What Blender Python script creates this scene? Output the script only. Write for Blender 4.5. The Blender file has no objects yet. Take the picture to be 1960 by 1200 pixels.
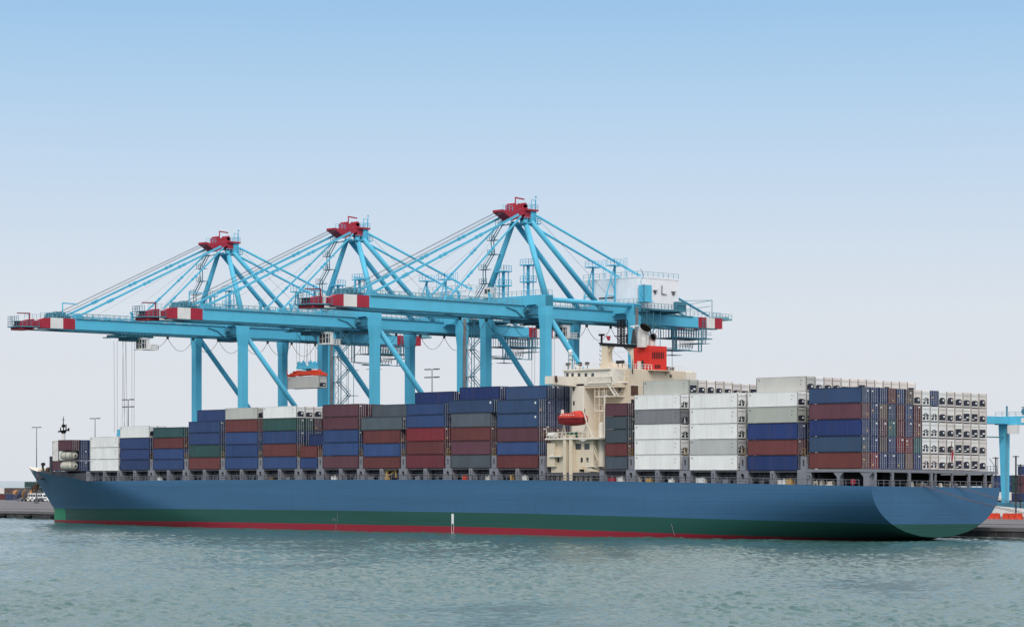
import bpy, math, random
from mathutils import Vector, Matrix
random.seed(7)
sc = bpy.context.scene
COL = sc.collection
# ------------------------------------------------------------------ camera
TH = math.radians(46.2); F = 4900.0; D0 = 457.0; CH = 11.5; HZ = 915.0
ct, st = math.cos(TH), math.sin(TH)
_xc = 688 * D0 / F
CX, CY = -(_xc * ct - D0 * st), -(_xc * st + D0 * ct)
cam_d = bpy.data.cameras.new("camera"); cam = bpy.data.objects.new("camera", cam_d); COL.objects.link(cam)
cam.location = (CX, CY, CH); cam.rotation_euler = (math.radians(90), 0, TH)
cam_d.sensor_width = 36; cam_d.lens = 36 * F / 1960; cam_d.shift_y = (HZ - 600) / 1960
cam_d.clip_start = 1; cam_d.clip_end = 60000
sc.camera = cam
def onY(px, Y):                 # where the sight line of a photo column meets the vertical plane y = Y
    u = (px - 980) / F; dx = -st + u * ct; dy = ct + u * st
    t = (Y - CY) / dy
    return CX + t * dx, t / F
def onX(px, X):
    u = (px - 980) / F; dx = -st + u * ct; dy = ct + u * st
    t = (X - CX) / dx
    return CY + t * dy, t / F
def xY(px, Y): return onY(px, Y)[0]
def zY(px, py, Y): return CH + (HZ - py) * onY(px, Y)[1]
def yX(px, X): return onX(px, X)[0]
def zX(px, py, X): return CH + (HZ - py) * onX(px, X)[1]
# ------------------------------------------------------------------ world and sun
SUN_EL, SUN_AZ = math.radians(44), math.radians(-46)   # direction the light comes from, measured in plan
w = bpy.data.worlds.new("World"); sc.world = w; w.use_nodes = True
nt = w.node_tree; nt.nodes.clear()
out = nt.nodes.new("ShaderNodeOutputWorld"); bg = nt.nodes.new("ShaderNodeBackground")
sky = nt.nodes.new("ShaderNodeTexSky"); sky.sky_type = 'NISHITA'; sky.sun_disc = False
sky.sun_elevation = SUN_EL; sky.sun_rotation = math.radians(90) - SUN_AZ
sky.air_density = 1.2; sky.dust_density = 3.0; sky.ozone_density = 1.5
tc = nt.nodes.new("ShaderNodeTexCoord"); sp = nt.nodes.new("ShaderNodeSeparateXYZ")
rmp = nt.nodes.new("ShaderNodeValToRGB")
nt.links.new(tc.outputs["Generated"], sp.inputs[0]); nt.links.new(sp.outputs[2], rmp.inputs[0])
def lin(c):
    return tuple((x / 255 / 12.92 if x / 255 <= 0.04045 else ((x / 255 + 0.055) / 1.055) ** 2.4) for x in c)
stops = [(0.0, (218, 223, 230)), (0.035, (221, 225, 232)), (0.062, (219, 226, 234)), (0.09, (209, 222, 236)),
         (0.125, (192, 215, 238)), (0.155, (174, 207, 236)), (0.185, (155, 196, 233)), (0.197, (166, 202, 234)), (0.225, (224, 229, 234)), (0.32, (244, 245, 245))]
el = rmp.color_ramp.elements
el[0].position, el[0].color = stops[0][0], (*lin(stops[0][1]), 1)
el[1].position, el[1].color = stops[-1][0], (*lin(stops[-1][1]), 1)
for p, c in stops[1:-1]:
    e = el.new(p); e.color = (*lin(c), 1)
# haze layer low in the sky blends into the physical sky above
sc_sky = nt.nodes.new("ShaderNodeVectorMath"); sc_sky.operation = 'SCALE'; sc_sky.inputs[3].default_value = 0.10
nt.links.new(sky.outputs[0], sc_sky.inputs[0])
veil = nt.nodes.new("ShaderNodeVectorMath"); veil.operation = 'ADD'; veil.inputs[1].default_value = (0.86, 0.865, 0.86)
nt.links.new(sc_sky.outputs[0], veil.inputs[0])
mr = nt.nodes.new("ShaderNodeMapRange"); mr.inputs[1].default_value = 0.22; mr.inputs[2].default_value = 0.5
nt.links.new(sp.outputs[2], mr.inputs[0])
mx = nt.nodes.new("ShaderNodeMix"); mx.data_type = 'RGBA'
nt.links.new(mr.outputs[0], mx.inputs[0]); nt.links.new(rmp.outputs[0], mx.inputs[6]); nt.links.new(veil.outputs[0], mx.inputs[7])
nt.links.new(mx.outputs[2], bg.inputs[0]); bg.inputs[1].default_value = 1.0
nt.links.new(bg.outputs[0], out.inputs[0])
sl = bpy.data.lights.new("sun", 'SUN'); so = bpy.data.objects.new("sun", sl); COL.objects.link(so)
sl.energy = 1.15; sl.angle = math.radians(14); sl.color = (1, 0.97, 0.93)
sd = Vector((math.cos(SUN_AZ) * math.cos(SUN_EL), math.sin(SUN_AZ) * math.cos(SUN_EL), math.sin(SUN_EL)))
so.rotation_euler = sd.to_track_quat('Z', 'Y').to_euler(); so.location = (0, -100, 200)
sc.view_settings.view_transform = 'Standard'; sc.view_settings.look = 'None'
sc.view_settings.exposure = 0; sc.view_settings.gamma = 1
sc.render.resolution_x = 1024; sc.render.resolution_y = 626

# ------------------------------------------------------------------ helpers
class MB:
    def __init__(s): s.v = []; s.f = []; s.m = []; s.k = 0
    def mat(s, k): s.k = k; return s
    def add(s, vs, fs):
        b = len(s.v); s.v += [tuple(q) for q in vs]
        for f in fs: s.f.append([b + i for i in f]); s.m.append(s.k)
        return s
    def box(s, x0, x1, y0, y1, z0, z1):
        if x0 > x1: x0, x1 = x1, x0
        if y0 > y1: y0, y1 = y1, y0
        if z0 > z1: z0, z1 = z1, z0
        return s.add([(x0,y0,z0),(x1,y0,z0),(x1,y1,z0),(x0,y1,z0),(x0,y0,z1),(x1,y0,z1),(x1,y1,z1),(x0,y1,z1)],
              [(0,3,2,1),(4,5,6,7),(0,1,5,4),(1,2,6,5),(2,3,7,6),(3,0,4,7)])
    def tube(s, a, b, r, n=8, r2=None, caps=True):
        a, b = Vector(a), Vector(b); d = b - a
        if d.length < 1e-6: return s
        q = d.normalized(); u = q.orthogonal().normalized(); w_ = q.cross(u); r2 = r if r2 is None else r2
        vs = []
        for p, rr in ((a, r), (b, r2)):
            for i in range(n):
                t = 2 * math.pi * i / n
                vs.append(p + (u * math.cos(t) + w_ * math.sin(t)) * rr)
        fs = [(i, (i+1) % n, n + (i+1) % n, n + i) for i in range(n)]
        if caps: fs += [tuple(range(n-1, -1, -1)), tuple(range(n, 2*n))]
        return s.add(vs, fs)
    def bar(s, a, b, w_, h=None):
        a, b = Vector(a), Vector(b); d = b - a
        if d.length < 1e-6: return s
        h = w_ if h is None else h
        q = d.normalized(); up = Vector((0,0,1)) if abs(q.z) < .95 else Vector((0,1,0))
        u = q.cross(up).normalized() * w_ / 2; t = u.cross(q).normalized() * h / 2
        vs = [a-u-t, a+u-t, a+u+t, a-u+t, b-u-t, b+u-t, b+u+t, b-u+t]
        return s.add(vs, [(0,3,2,1),(4,5,6,7),(0,1,5,4),(1,2,6,5),(2,3,7,6),(3,0,4,7)])
    def path(s, pts, r, n=6):
        for a, b in zip(pts[:-1], pts[1:]): s.tube(a, b, r, n)
        return s
    def prism(s, pts, ax, a0, a1):          # 2-D outline pushed along an axis
        def P(p, a):
            return (a, p[0], p[1]) if ax == 'x' else ((p[0], a, p[1]) if ax == 'y' else (p[0], p[1], a))
        n = len(pts)
        return s.add([P(p, a0) for p in pts] + [P(p, a1) for p in pts],
              [tuple(range(n-1, -1, -1)), tuple(range(n, 2*n))] + [(i, (i+1) % n, n + (i+1) % n, n + i) for i in range(n)])
    def plate(s, ax, a0, a1, x0, x1, z0, z1, hx0, hx1, hz0, hz1):   # slab with a rounded slot cut through it
        cx, r = (hx0+hx1)/2, (hx1-hx0)/2
        r2 = min(r, (hz1-hz0)/2)
        hole = []; outer = []
        for qx, qz, cz, base in ((1,1,hz1-r2,0),(-1,1,hz1-r2,90),(-1,-1,hz0+r2,180),(1,-1,hz0+r2,270)):
            for k in range(4):
                t = math.radians(base + 30*k)
                hole.append((cx + r*math.cos(t), cz + r2*math.sin(t)))
                ox, oz = (x1 if qx > 0 else x0), (z1 if qz > 0 else z0)
                if k == 0: o_ = (ox, hole[-1][1]) if base in (0,180) else (cx, oz)
                elif k == 3: o_ = (cx, oz) if base in (0,180) else (ox, hole[-1][1])
                else: o_ = (ox, oz)
                outer.append(o_)
        n = len(hole)
        def P(p, a): return (p[0], a, p[1]) if ax == 'y' else (a, p[0], p[1])
        vs = [P(p,a0) for p in hole] + [P(p,a0) for p in outer] + [P(p,a1) for p in hole] + [P(p,a1) for p in outer]
        fs = []
        for i in range(n):
            j = (i+1) % n
            fs += [(i, j, n+j, n+i), (2*n+j, 2*n+i, 3*n+i, 3*n+j), (j, i, 2*n+i, 2*n+j), (n+i, n+j, 3*n+j, 3*n+i)]
        return s.add(vs, fs)
    def rail(s, pts, h=1.1, step=2.0, r=0.045, mid=True):
        for a, b in zip(pts[:-1], pts[1:]):
            a, b = Vector(a), Vector(b); L = (b-a).length; n = max(1, round(L/step))
            for i in range(n+1):
                p = a + (b-a)*i/n
                s.bar(p, p + Vector((0,0,h)), 2*r)
            s.bar(a + Vector((0,0,h)), b + Vector((0,0,h)), 2*r)
            if mid: s.bar(a + Vector((0,0,h*.5)), b + Vector((0,0,h*.5)), 1.4*r)
        return s
    def build(s, name, mats, parent=None, org=(0,0,0), smooth=False):
        me = bpy.data.meshes.new(name)
        ox, oy, oz = org
        me.from_pydata([(x-ox, y-oy, z-oz) for x, y, z in s.v], [], s.f)
        if not isinstance(mats, (list, tuple)): mats = [mats]
        for m in mats: me.materials.append(m)
        for p, k in zip(me.polygons, s.m): p.material_index = k; p.use_smooth = smooth
        me.update()
        o = bpy.data.objects.new(name, me); COL.objects.link(o)
        if parent: o.parent = parent
        return o
def tag(o, label=None, cat=None, group=None, kind=None):
    if label: o["label"] = label
    if cat: o["category"] = cat
    if group: o["group"] = group
    if kind: o["kind"] = kind
    return o
def empty(name, loc, label=None, cat=None, group=None):
    o = bpy.data.objects.new(name, None); COL.objects.link(o); o.location = loc; o.empty_display_size = .5
    return tag(o, label, cat, group)
KIDS = {}
def copy_tree(o, parent=None):
    c = o.copy(); COL.objects.link(c)
    if parent: c.parent = parent
    for ch in [q for q in o.children]: copy_tree(ch, c)
    return c
# ------------------------------------------------------------------ materials
def mat(name, col, rough=.6, metal=0.0, var=.12, scale=.35, streak=0.0, streak_col=None, use_obj=False, bump=0.0, spec=.22, stretch=(1,1,1), dim=1.0):
    m = bpy.data.materials.new(name); m.use_nodes = True
    t = m.node_tree; b = t.nodes["Principled BSDF"]
    b.inputs["Roughness"].default_value = rough; b.inputs["Metallic"].default_value = metal
    b.inputs["Specular IOR Level"].default_value = spec
    tc = t.nodes.new("ShaderNodeTexCoord"); mp = t.nodes.new("ShaderNodeMapping"); mp.inputs["Scale"].default_value = stretch
    t.links.new(tc.outputs["Object"], mp.inputs[0])
    oi = t.nodes.new("ShaderNodeObjectInfo")
    off = t.nodes.new("ShaderNodeVectorMath"); off.operation = 'SCALE'; off.inputs[0].default_value = (37, 53, 71)
    t.links.new(oi.outputs["Random"], off.inputs[3]); t.links.new(off.outputs[0], mp.inputs["Location"])
    nz = t.nodes.new("ShaderNodeTexNoise"); nz.inputs["Scale"].default_value = scale; nz.inputs["Detail"].default_value = 5
    t.links.new(mp.outputs[0], nz.inputs["Vector"])
    hs = t.nodes.new("ShaderNodeHueSaturation")
    if use_obj: t.links.new(oi.outputs["Color"], hs.inputs["Color"])
    else: hs.inputs["Color"].default_value = (*col, 1)
    r = t.nodes.new("ShaderNodeMapRange"); r.inputs[1].default_value = .3; r.inputs[2].default_value = .7
    r.inputs[3].default_value = (1 - var)*dim; r.inputs[4].default_value = (1 + var)*dim
    t.links.new(nz.outputs[0], r.inputs[0]); t.links.new(r.outputs[0], hs.inputs["Value"])
    last = hs.outputs[0]
    if streak > 0:
        mp2 = t.nodes.new("ShaderNodeMapping"); mp2.inputs["Scale"].default_value = (1.6, 1.6, .12)
        t.links.new(tc.outputs["Object"], mp2.inputs[0]); t.links.new(off.outputs[0], mp2.inputs["Location"])
        n2 = t.nodes.new("ShaderNodeTexNoise"); n2.inputs["Scale"].default_value = 1.3; n2.inputs["Detail"].default_value = 6
        t.links.new(mp2.outputs[0], n2.inputs["Vector"])
        r2 = t.nodes.new("ShaderNodeMapRange"); r2.inputs[1].default_value = .52; r2.inputs[2].default_value = .75
        r2.inputs[3].default_value = 0; r2.inputs[4].default_value = streak
        t.links.new(n2.outputs[0], r2.inputs[0])
        mxn = t.nodes.new("ShaderNodeMix"); mxn.data_type = 'RGBA'
        t.links.new(r2.outputs[0], mxn.inputs[0]); t.links.new(last, mxn.inputs[6]); mxn.inputs[7].default_value = (*(streak_col or (.12,.08,.06)), 1)
        last = mxn.outputs[2]
    t.links.new(last, b.inputs["Base Color"])
    if bump > 0:
        bp = t.nodes.new("ShaderNodeBump"); bp.inputs["Distance"].default_value = bump; bp.inputs["Strength"].default_value = 1
        t.links.new(nz.outputs[0], bp.inputs["Height"]); t.links.new(bp.outputs[0], b.inputs["Normal"])
    return m
M = {}
M['teal'] = mat('crane_teal_paint', (.100,.47,.66), .45, var=.06, scale=.2, streak=.16, streak_col=(.10,.22,.27))
M['teal_d'] = mat('crane_teal_dark', (.06,.20,.27), .6, var=.15, scale=.5, streak=.2, streak_col=(.03,.06,.07))  # darker teal for platforms, stairs, trolley and rails
M['tealrail'] = mat('crane_rail_paint', (.16,.34,.40), .6, var=.1)
M['shaft'] = mat('lift_shaft_steel', (.20,.19,.20), .6, var=.2, streak=.3)
M['housew'] = mat('machinery_house_white', (.80,.81,.83), .5, var=.04, streak=.10, streak_col=(.5,.48,.46))
M['cred'] = mat('crane_red_paint', (.36,.028,.05), .45, var=.1, scale=.4)
M['cwhite'] = mat('crane_white_paint', (.72,.71,.68), .5, var=.06, streak=.15, streak_col=(.4,.36,.33))
M['cable'] = mat('steel_cable', (.09,.08,.085), .6, var=.1)
M['dark'] = mat('dark_steel', (.035,.035,.04), .6, var=.25, scale=.6)
M['grey'] = mat('ship_grey_paint', (.20,.205,.235), .55, var=.1, streak=.25, streak_col=(.14,.11,.10))
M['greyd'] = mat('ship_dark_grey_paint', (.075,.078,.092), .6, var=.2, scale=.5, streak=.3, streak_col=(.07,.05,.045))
M['cream'] = mat('cream_paint', (.64,.55,.42), .5, var=.05, scale=.15, streak=.22, streak_col=(.40,.30,.20))
M['creamw'] = mat('white_cream_paint', (.73,.68,.59), .5, var=.05, streak=.15, streak_col=(.42,.34,.26))
M['fred'] = mat('funnel_red_paint', (.62,.035,.025), .45, var=.06)
M['boat'] = mat('lifeboat_orange', (.52,.045,.028), .4, var=.08)
M['boatd'] = mat('lifeboat_lower_red', (.25,.022,.026), .5, var=.1)
M['white'] = mat('white_paint', (.74,.74,.72), .5, var=.05)
M['black'] = mat('black_paint', (.012,.012,.014), .5, var=.2)
M['glass'] = mat('window_glass', (.03,.04,.05), .12, var=.1, spec=.6)
M['mouth_black'] = mat('soot_and_mouth_shade', (.006,.006,.006), 1.0, spec=0.0)  # soot of the rim, and shade painted into the pipe mouth
M['pipe'] = mat('exhaust_pipe_metal', (.62,.61,.59), .45, metal=.0, var=.12, scale=1.2, streak=.35, streak_col=(.04,.04,.04))
M['yellow'] = mat('yellow_paint', (.55,.36,.12), .5, var=.15)
M['brass'] = mat('lashing_yellow_brown', (.20,.14,.06), .6, var=.2)
M['green'] = mat('green_paint', (.02,.12,.07), .5)
M['rust'] = mat('rusty_anchor', (.09,.05,.035), .8, var=.4, scale=2)
M['paint'] = mat('container_paint', (1,1,1), .5, use_obj=True, var=.09, scale=.5, streak=.30, streak_col=(.10,.07,.06))
M['frame_shade'] = mat('container_frame_gap_shade', (1,1,1), .55, use_obj=True, var=.1, scale=.5, streak=.35, streak_col=(.06,.045,.04), dim=.55)  # container colour darkened: shadow lines of the tier gaps painted into the frame
M['rframe'] = mat('reefer_frame_grime_shade', (1,1,1), .5, use_obj=True, var=.2, scale=1.2, streak=.6, streak_col=(.12,.09,.08), dim=.34)  # grime streaks, plus shade of the column gaps painted into the posts
M['rpaint'] = mat('reefer_panel_paint', (1,1,1), .5, use_obj=True, var=.06, scale=.5, streak=.24, streak_col=(.40,.36,.32))
M['rod'] = mat('lock_rod_zinc', (.42,.43,.45), .45, var=.2)
M['unit'] = mat('cooling_unit_dark', (.025,.028,.045), .5, var=.3, scale=2)
M['castg'] = mat('corner_casting', (.10,.10,.11), .6)
M['tank'] = mat('tank_shell', (.52,.50,.42), .4, var=.12, scale=.8, streak=.5, streak_col=(.2,.16,.11))
M['orange'] = mat('orange_plastic', (.62,.06,.025), .5, var=.12)
M['rope'] = mat('mooring_rope', (.17,.13,.14), .8)
M['concrete'] = mat('quay_concrete', (.150,.143,.145), .85, var=.16, scale=.08, streak=.0, bump=.02)
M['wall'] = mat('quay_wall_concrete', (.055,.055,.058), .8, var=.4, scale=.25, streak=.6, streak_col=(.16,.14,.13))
M['rubber'] = mat('rubber_fender', (.015,.015,.017), .8)
def hullmat(name, col, var=.09, patch=None):
    m = mat(name, col, .5, var=var, scale=.06, streak=.35, streak_col=(col[0]*.8+.012, col[1]*.72+.006, col[2]*.66+.004), stretch=(.35,1,5))
    t = m.node_tree; b = t.nodes["Principled BSDF"]
    tcn = t.nodes.new("ShaderNodeTexCoord"); sep = t.nodes.new("ShaderNodeSeparateXYZ"); t.links.new(tcn.outputs["Object"], sep.inputs[0])
    # welded strake seams every 2.3 m of height, butts every 11 m
    w1 = t.nodes.new("ShaderNodeMath"); w1.operation = 'PINGPONG'; w1.inputs[1].default_value = 1.15; t.links.new(sep.outputs[2], w1.inputs[0])
    r1 = t.nodes.new("ShaderNodeMapRange"); r1.inputs[1].default_value = 0; r1.inputs[2].default_value = .12; t.links.new(w1.outputs[0], r1.inputs[0])
    nz = t.nodes.new("ShaderNodeTexNoise"); nz.inputs["Scale"].default_value = .3; t.links.new(tcn.outputs["Object"], nz.inputs["Vector"])
    ad = t.nodes.new("ShaderNodeMath"); ad.operation = 'MULTIPLY_ADD'; ad.inputs[1].default_value = .35
    t.links.new(nz.outputs[0], ad.inputs[0]); t.links.new(r1.outputs[0], ad.inputs[2])
    bp = t.nodes.new("ShaderNodeBump"); bp.inputs["Distance"].default_value = .05; bp.inputs["Strength"].default_value = .3
    t.links.new(ad.outputs[0], bp.inputs["Height"]); t.links.new(bp.outputs[0], b.inputs["Normal"])
    return m
M['hblue'] = hullmat('hull_blue_paint', (.044,.124,.232))
M['hgreen'] = hullmat('hull_green_paint', (.018,.080,.066), .09)
M['hred'] = hullmat('hull_red_paint', (.25,.018,.033), .09)
M['hbright'] = hullmat('hull_bright_green_paint', (.012,.26,.12), .15)

# ------------------------------------------------------------------ water
def water():
    import numpy as np
    m = bpy.data.materials.new('harbour_water'); m.use_nodes = True
    t = m.node_tree; b = t.nodes["Principled BSDF"]
    b.inputs["Base Color"].default_value = (.056,.126,.117,1); b.inputs["Roughness"].default_value = .10
    b.inputs["IOR"].default_value = 1.33
    tc = t.nodes.new("ShaderNodeTexCoord")
    mp = t.nodes.new("ShaderNodeMapping"); mp.inputs["Scale"].default_value = (1, .6, 1); mp.inputs["Rotation"].default_value = (0,0,TH + .2)
    t.links.new(tc.outputs["Object"], mp.inputs[0])
    n = t.nodes.new("ShaderNodeTexNoise"); n.inputs["Scale"].default_value = 1.4; n.inputs["Detail"].default_value = 6; n.inputs["Roughness"].default_value = .65
    t.links.new(mp.outputs[0], n.inputs["Vector"])
    bp = t.nodes.new("ShaderNodeBump"); bp.inputs["Distance"].default_value = .14; bp.inputs["Strength"].default_value = 1
    t.links.new(n.outputs[0], bp.inputs["Height"]); t.links.new(bp.outputs[0], b.inputs["Normal"])
    # waves modelled in the basin round the ship, finer where they are nearer; flat sea beyond
    rng = np.random.RandomState(3)
    ds = [150.0]
    while ds[-1] < 820: ds.append(ds[-1] + max(.45, ds[-1]/520))
    ds = np.array(ds); an = np.arange(-.36, .361, .00155)
    D, A = np.meshgrid(ds, an, indexing='ij')
    X = CX + D*(-st + A*ct); Y = CY + D*(ct + A*st)
    Z = np.zeros_like(X); wd = TH + math.radians(78)
    G = np.zeros_like(X)
    for k in range(8):      # gusty patches change the height of the chop
        th = rng.uniform(0, 6.28); lam = rng.uniform(25, 110)
        G += np.sin((X*math.cos(th)+Y*math.sin(th))*2*math.pi/lam + rng.uniform(0,6.28))
    G = 1 + .22*G/1.6
    for k in range(60):
        lam = .8*(5.0/.8)**rng.rand(); th = wd + rng.normal(0, .5)
        ph = (X*math.cos(th)+Y*math.sin(th))*2*math.pi/lam + rng.uniform(0, 6.28)
        amp = .0094*lam**.48
        s_ = np.sin(ph + .5*np.sin(ph*.37+k)); Z += amp*(1-2*np.abs(s_)**1.2 + .35)
    Z = Z*G; Z -= Z.mean()
    edge = np.minimum(1, np.minimum((A+.36)/.02, (.36-A)/.02)); Z = Z*np.clip(edge, 0, 1)
    nr, ncol = X.shape
    v = np.stack([X, Y, Z], -1).reshape(-1, 3)
    R_ = 9000
    v = np.concatenate([v, np.array([(-R_,-R_,-.35),(R_,-R_,-.35),(R_,R_,-.35),(-R_,R_,-.35)])])
    i = (np.arange(nr-1)[:,None]*ncol + np.arange(ncol-1)[None,:]).reshape(-1)
    q = np.stack([i, i+1, i+ncol+1, i+ncol], -1)
    q = q[:, ::-1]
    e = nr*ncol; q = np.concatenate([q, [[e,e+1,e+2,e+3]]])
    me = bpy.data.meshes.new('water'); me.vertices.add(len(v)); me.vertices.foreach_set('co', v.astype(np.float32).ravel())
    me.loops.add(q.size); me.loops.foreach_set('vertex_index', q.ravel().astype(np.int32))
    me.polygons.add(len(q)); me.polygons.foreach_set('loop_start', (np.arange(len(q))*4).astype(np.int32))
    me.polygons.foreach_set('use_smooth', np.ones(len(q), dtype=bool))
    me.update(calc_edges=True); me.materials.append(m)
    if me.polygons[0].normal.z < 0: me.flip_normals()
    o = bpy.data.objects.new('water', me); COL.objects.link(o); tag(o, kind='structure')
    # foam where the swell meets the quay wall behind the stern
    mf = bpy.data.materials.new('foam'); mf.use_nodes = True; bs = mf.node_tree.nodes["Principled BSDF"]; bs.inputs["Base Color"].default_value = (.6,.66,.66,1); bs.inputs["Roughness"].default_value = .9
    f = MB()
    for k in range(140):
        x = random.uniform(-14, 14)
        y = random.choice([random.uniform(39.5, 41.2), random.uniform(30, 41)]) if x > -2 else random.uniform(38.9, 41.2)
        r1, r2 = random.uniform(.3, 1.4), random.uniform(.12, .4); n_ = 7; z = .22+random.uniform(0,.12)
        pts = [(x + r1*math.cos(6.28*i_/n_)*random.uniform(.6,1.1), y + r2*math.sin(6.28*i_/n_)*random.uniform(.6,1.1), z) for i_ in range(n_)]
        f.add(pts, [tuple(range(n_))])
    tag(f.build('foam', mf), kind='stuff')
water()

# ------------------------------------------------------------------ the quay
def quay():
    QY = 41.8
    mb = MB(); mb.box(-900, 500, QY, 720, -3, 2.0); o = mb.build('quay', M['concrete']); tag(o, kind='structure')
    m = M['concrete']; t = m.node_tree; b = t.nodes["Principled BSDF"]
    root = empty('quay_wall', (-300, QY, 0), 'dark stained concrete quay wall under the pale quay edge', 'quay wall')
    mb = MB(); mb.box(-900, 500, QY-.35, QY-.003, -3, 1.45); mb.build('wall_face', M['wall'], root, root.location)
    mb = MB(); mb.box(-900, 500, QY-.6, QY+.5, 1.45, 2.15); mb.build('coping', M['concrete'], root, root.location)
    lb = {}
    k = 0
    fx = [(-360 + 13.2*i) for i in range(4)] + [6, 19]
    names = ['leftmost black rubber fender on the quay wall', 'second black fender from the left on the quay wall', 'third black fender from the left on the quay wall',
             'black fender on the quay wall just left of the bow', 'black fender on the quay wall right of the stern', 'black fender on the quay wall at the right edge']
    for x, l in zip(fx, names):
        r = empty('fender', (x, QY-.9, 0), l, 'fender', 'fenders along the quay wall')
        MB().box(x-.9, x+.9, QY-.75, QY-.36, .1, 1.3).build('mounting_plate', M['dark'], r, r.location)
        MB().tube((x-1.3, QY-1.05, .75), (x+1.3, QY-1.05, .75), .55, 12).build('rubber_roll', M['rubber'], r, r.location, True)
    q = MB()
    for y in (52, 66, 90, 115, 150, 190): q.box(-890, 490, y-.12, y+.12, 2.003, 2.008)
    x = -700
    while x < 300: q.box(x-.12, x+.12, 42.5, 215, 2.0035, 2.0075); x += 14
    tag(q.build('quay_joints', M['wall']), kind='structure')
    # crane rails
    r = MB()
    for y in (45, 74): r.box(-700, 300, y-.08, y+.08, 2.004, 2.09)
    tag(r.build('crane_rail', M['dark']), kind='structure')
quay()

# ------------------------------------------------------------------ the ship
def interp(tab, x):
    if x <= tab[0][0]: return tab[0][1]
    for (a, va), (b, vb) in zip(tab[:-1], tab[1:]):
        if x <= b:
            u = (x-a)/(b-a); return va + (vb-va)*u
    return tab[-1][1]
DZ = [(-300,-.75),(-240,-.38),(-200,-.1),(-160,0),(-110,0),(-85,-.1),(-60,-.35),(-25,-.75),(-2,-1.1),(0,-1.12)]
def sz(x, y, z): return z + interp(DZ, x) - .010*y
B = 19.4; YC = 19.4
DECK = 11.2
def stem(z): return -288.2 if z <= 4.2 else -288.2 - (z-4.2)*1.085
def top(x):
    return interp([(-301,15.55),(-297,15.2),(-292,14.7),(-270,13.1),(-252,11.9),(-246,11.2)], x)
def halfb(x, z):
    # bow
    L = 104 - 58*(min(max(z,0),15)/15)**.8
    d = max(0.0, (x - stem(z))/L)
    fb = 1 - (1-min(d,1))**(1.7 - .2*min(max(z,0),15)/15)
    # stern
    q = min(max((x+92)/92, 0), 1)
    zb = -9 + 10.9*q**1.3          # keel line rises to the transom
    n = 9*(1-q)**2.1 + 2.05
    h = (DECK - z)/(DECK - zb)
    fs = 1.0 if h <= 0 else (0.0 if h >= 1 else (1 - h**n)**(1/n))
    if q == 0: fs = 1.0
    return B*fb*fs, (zb if (h >= 1 and q > 0) else z)
ship = empty('container_ship', (-150, YC, 0), 'long blue hulled container ship with green and red waterline bands, moored at the quay', 'container ship')
SO = ship.location.copy()
def part(mb, name, m, parent=None, smooth=False): return mb.build(name, m, parent or ship, SO, smooth)
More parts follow.
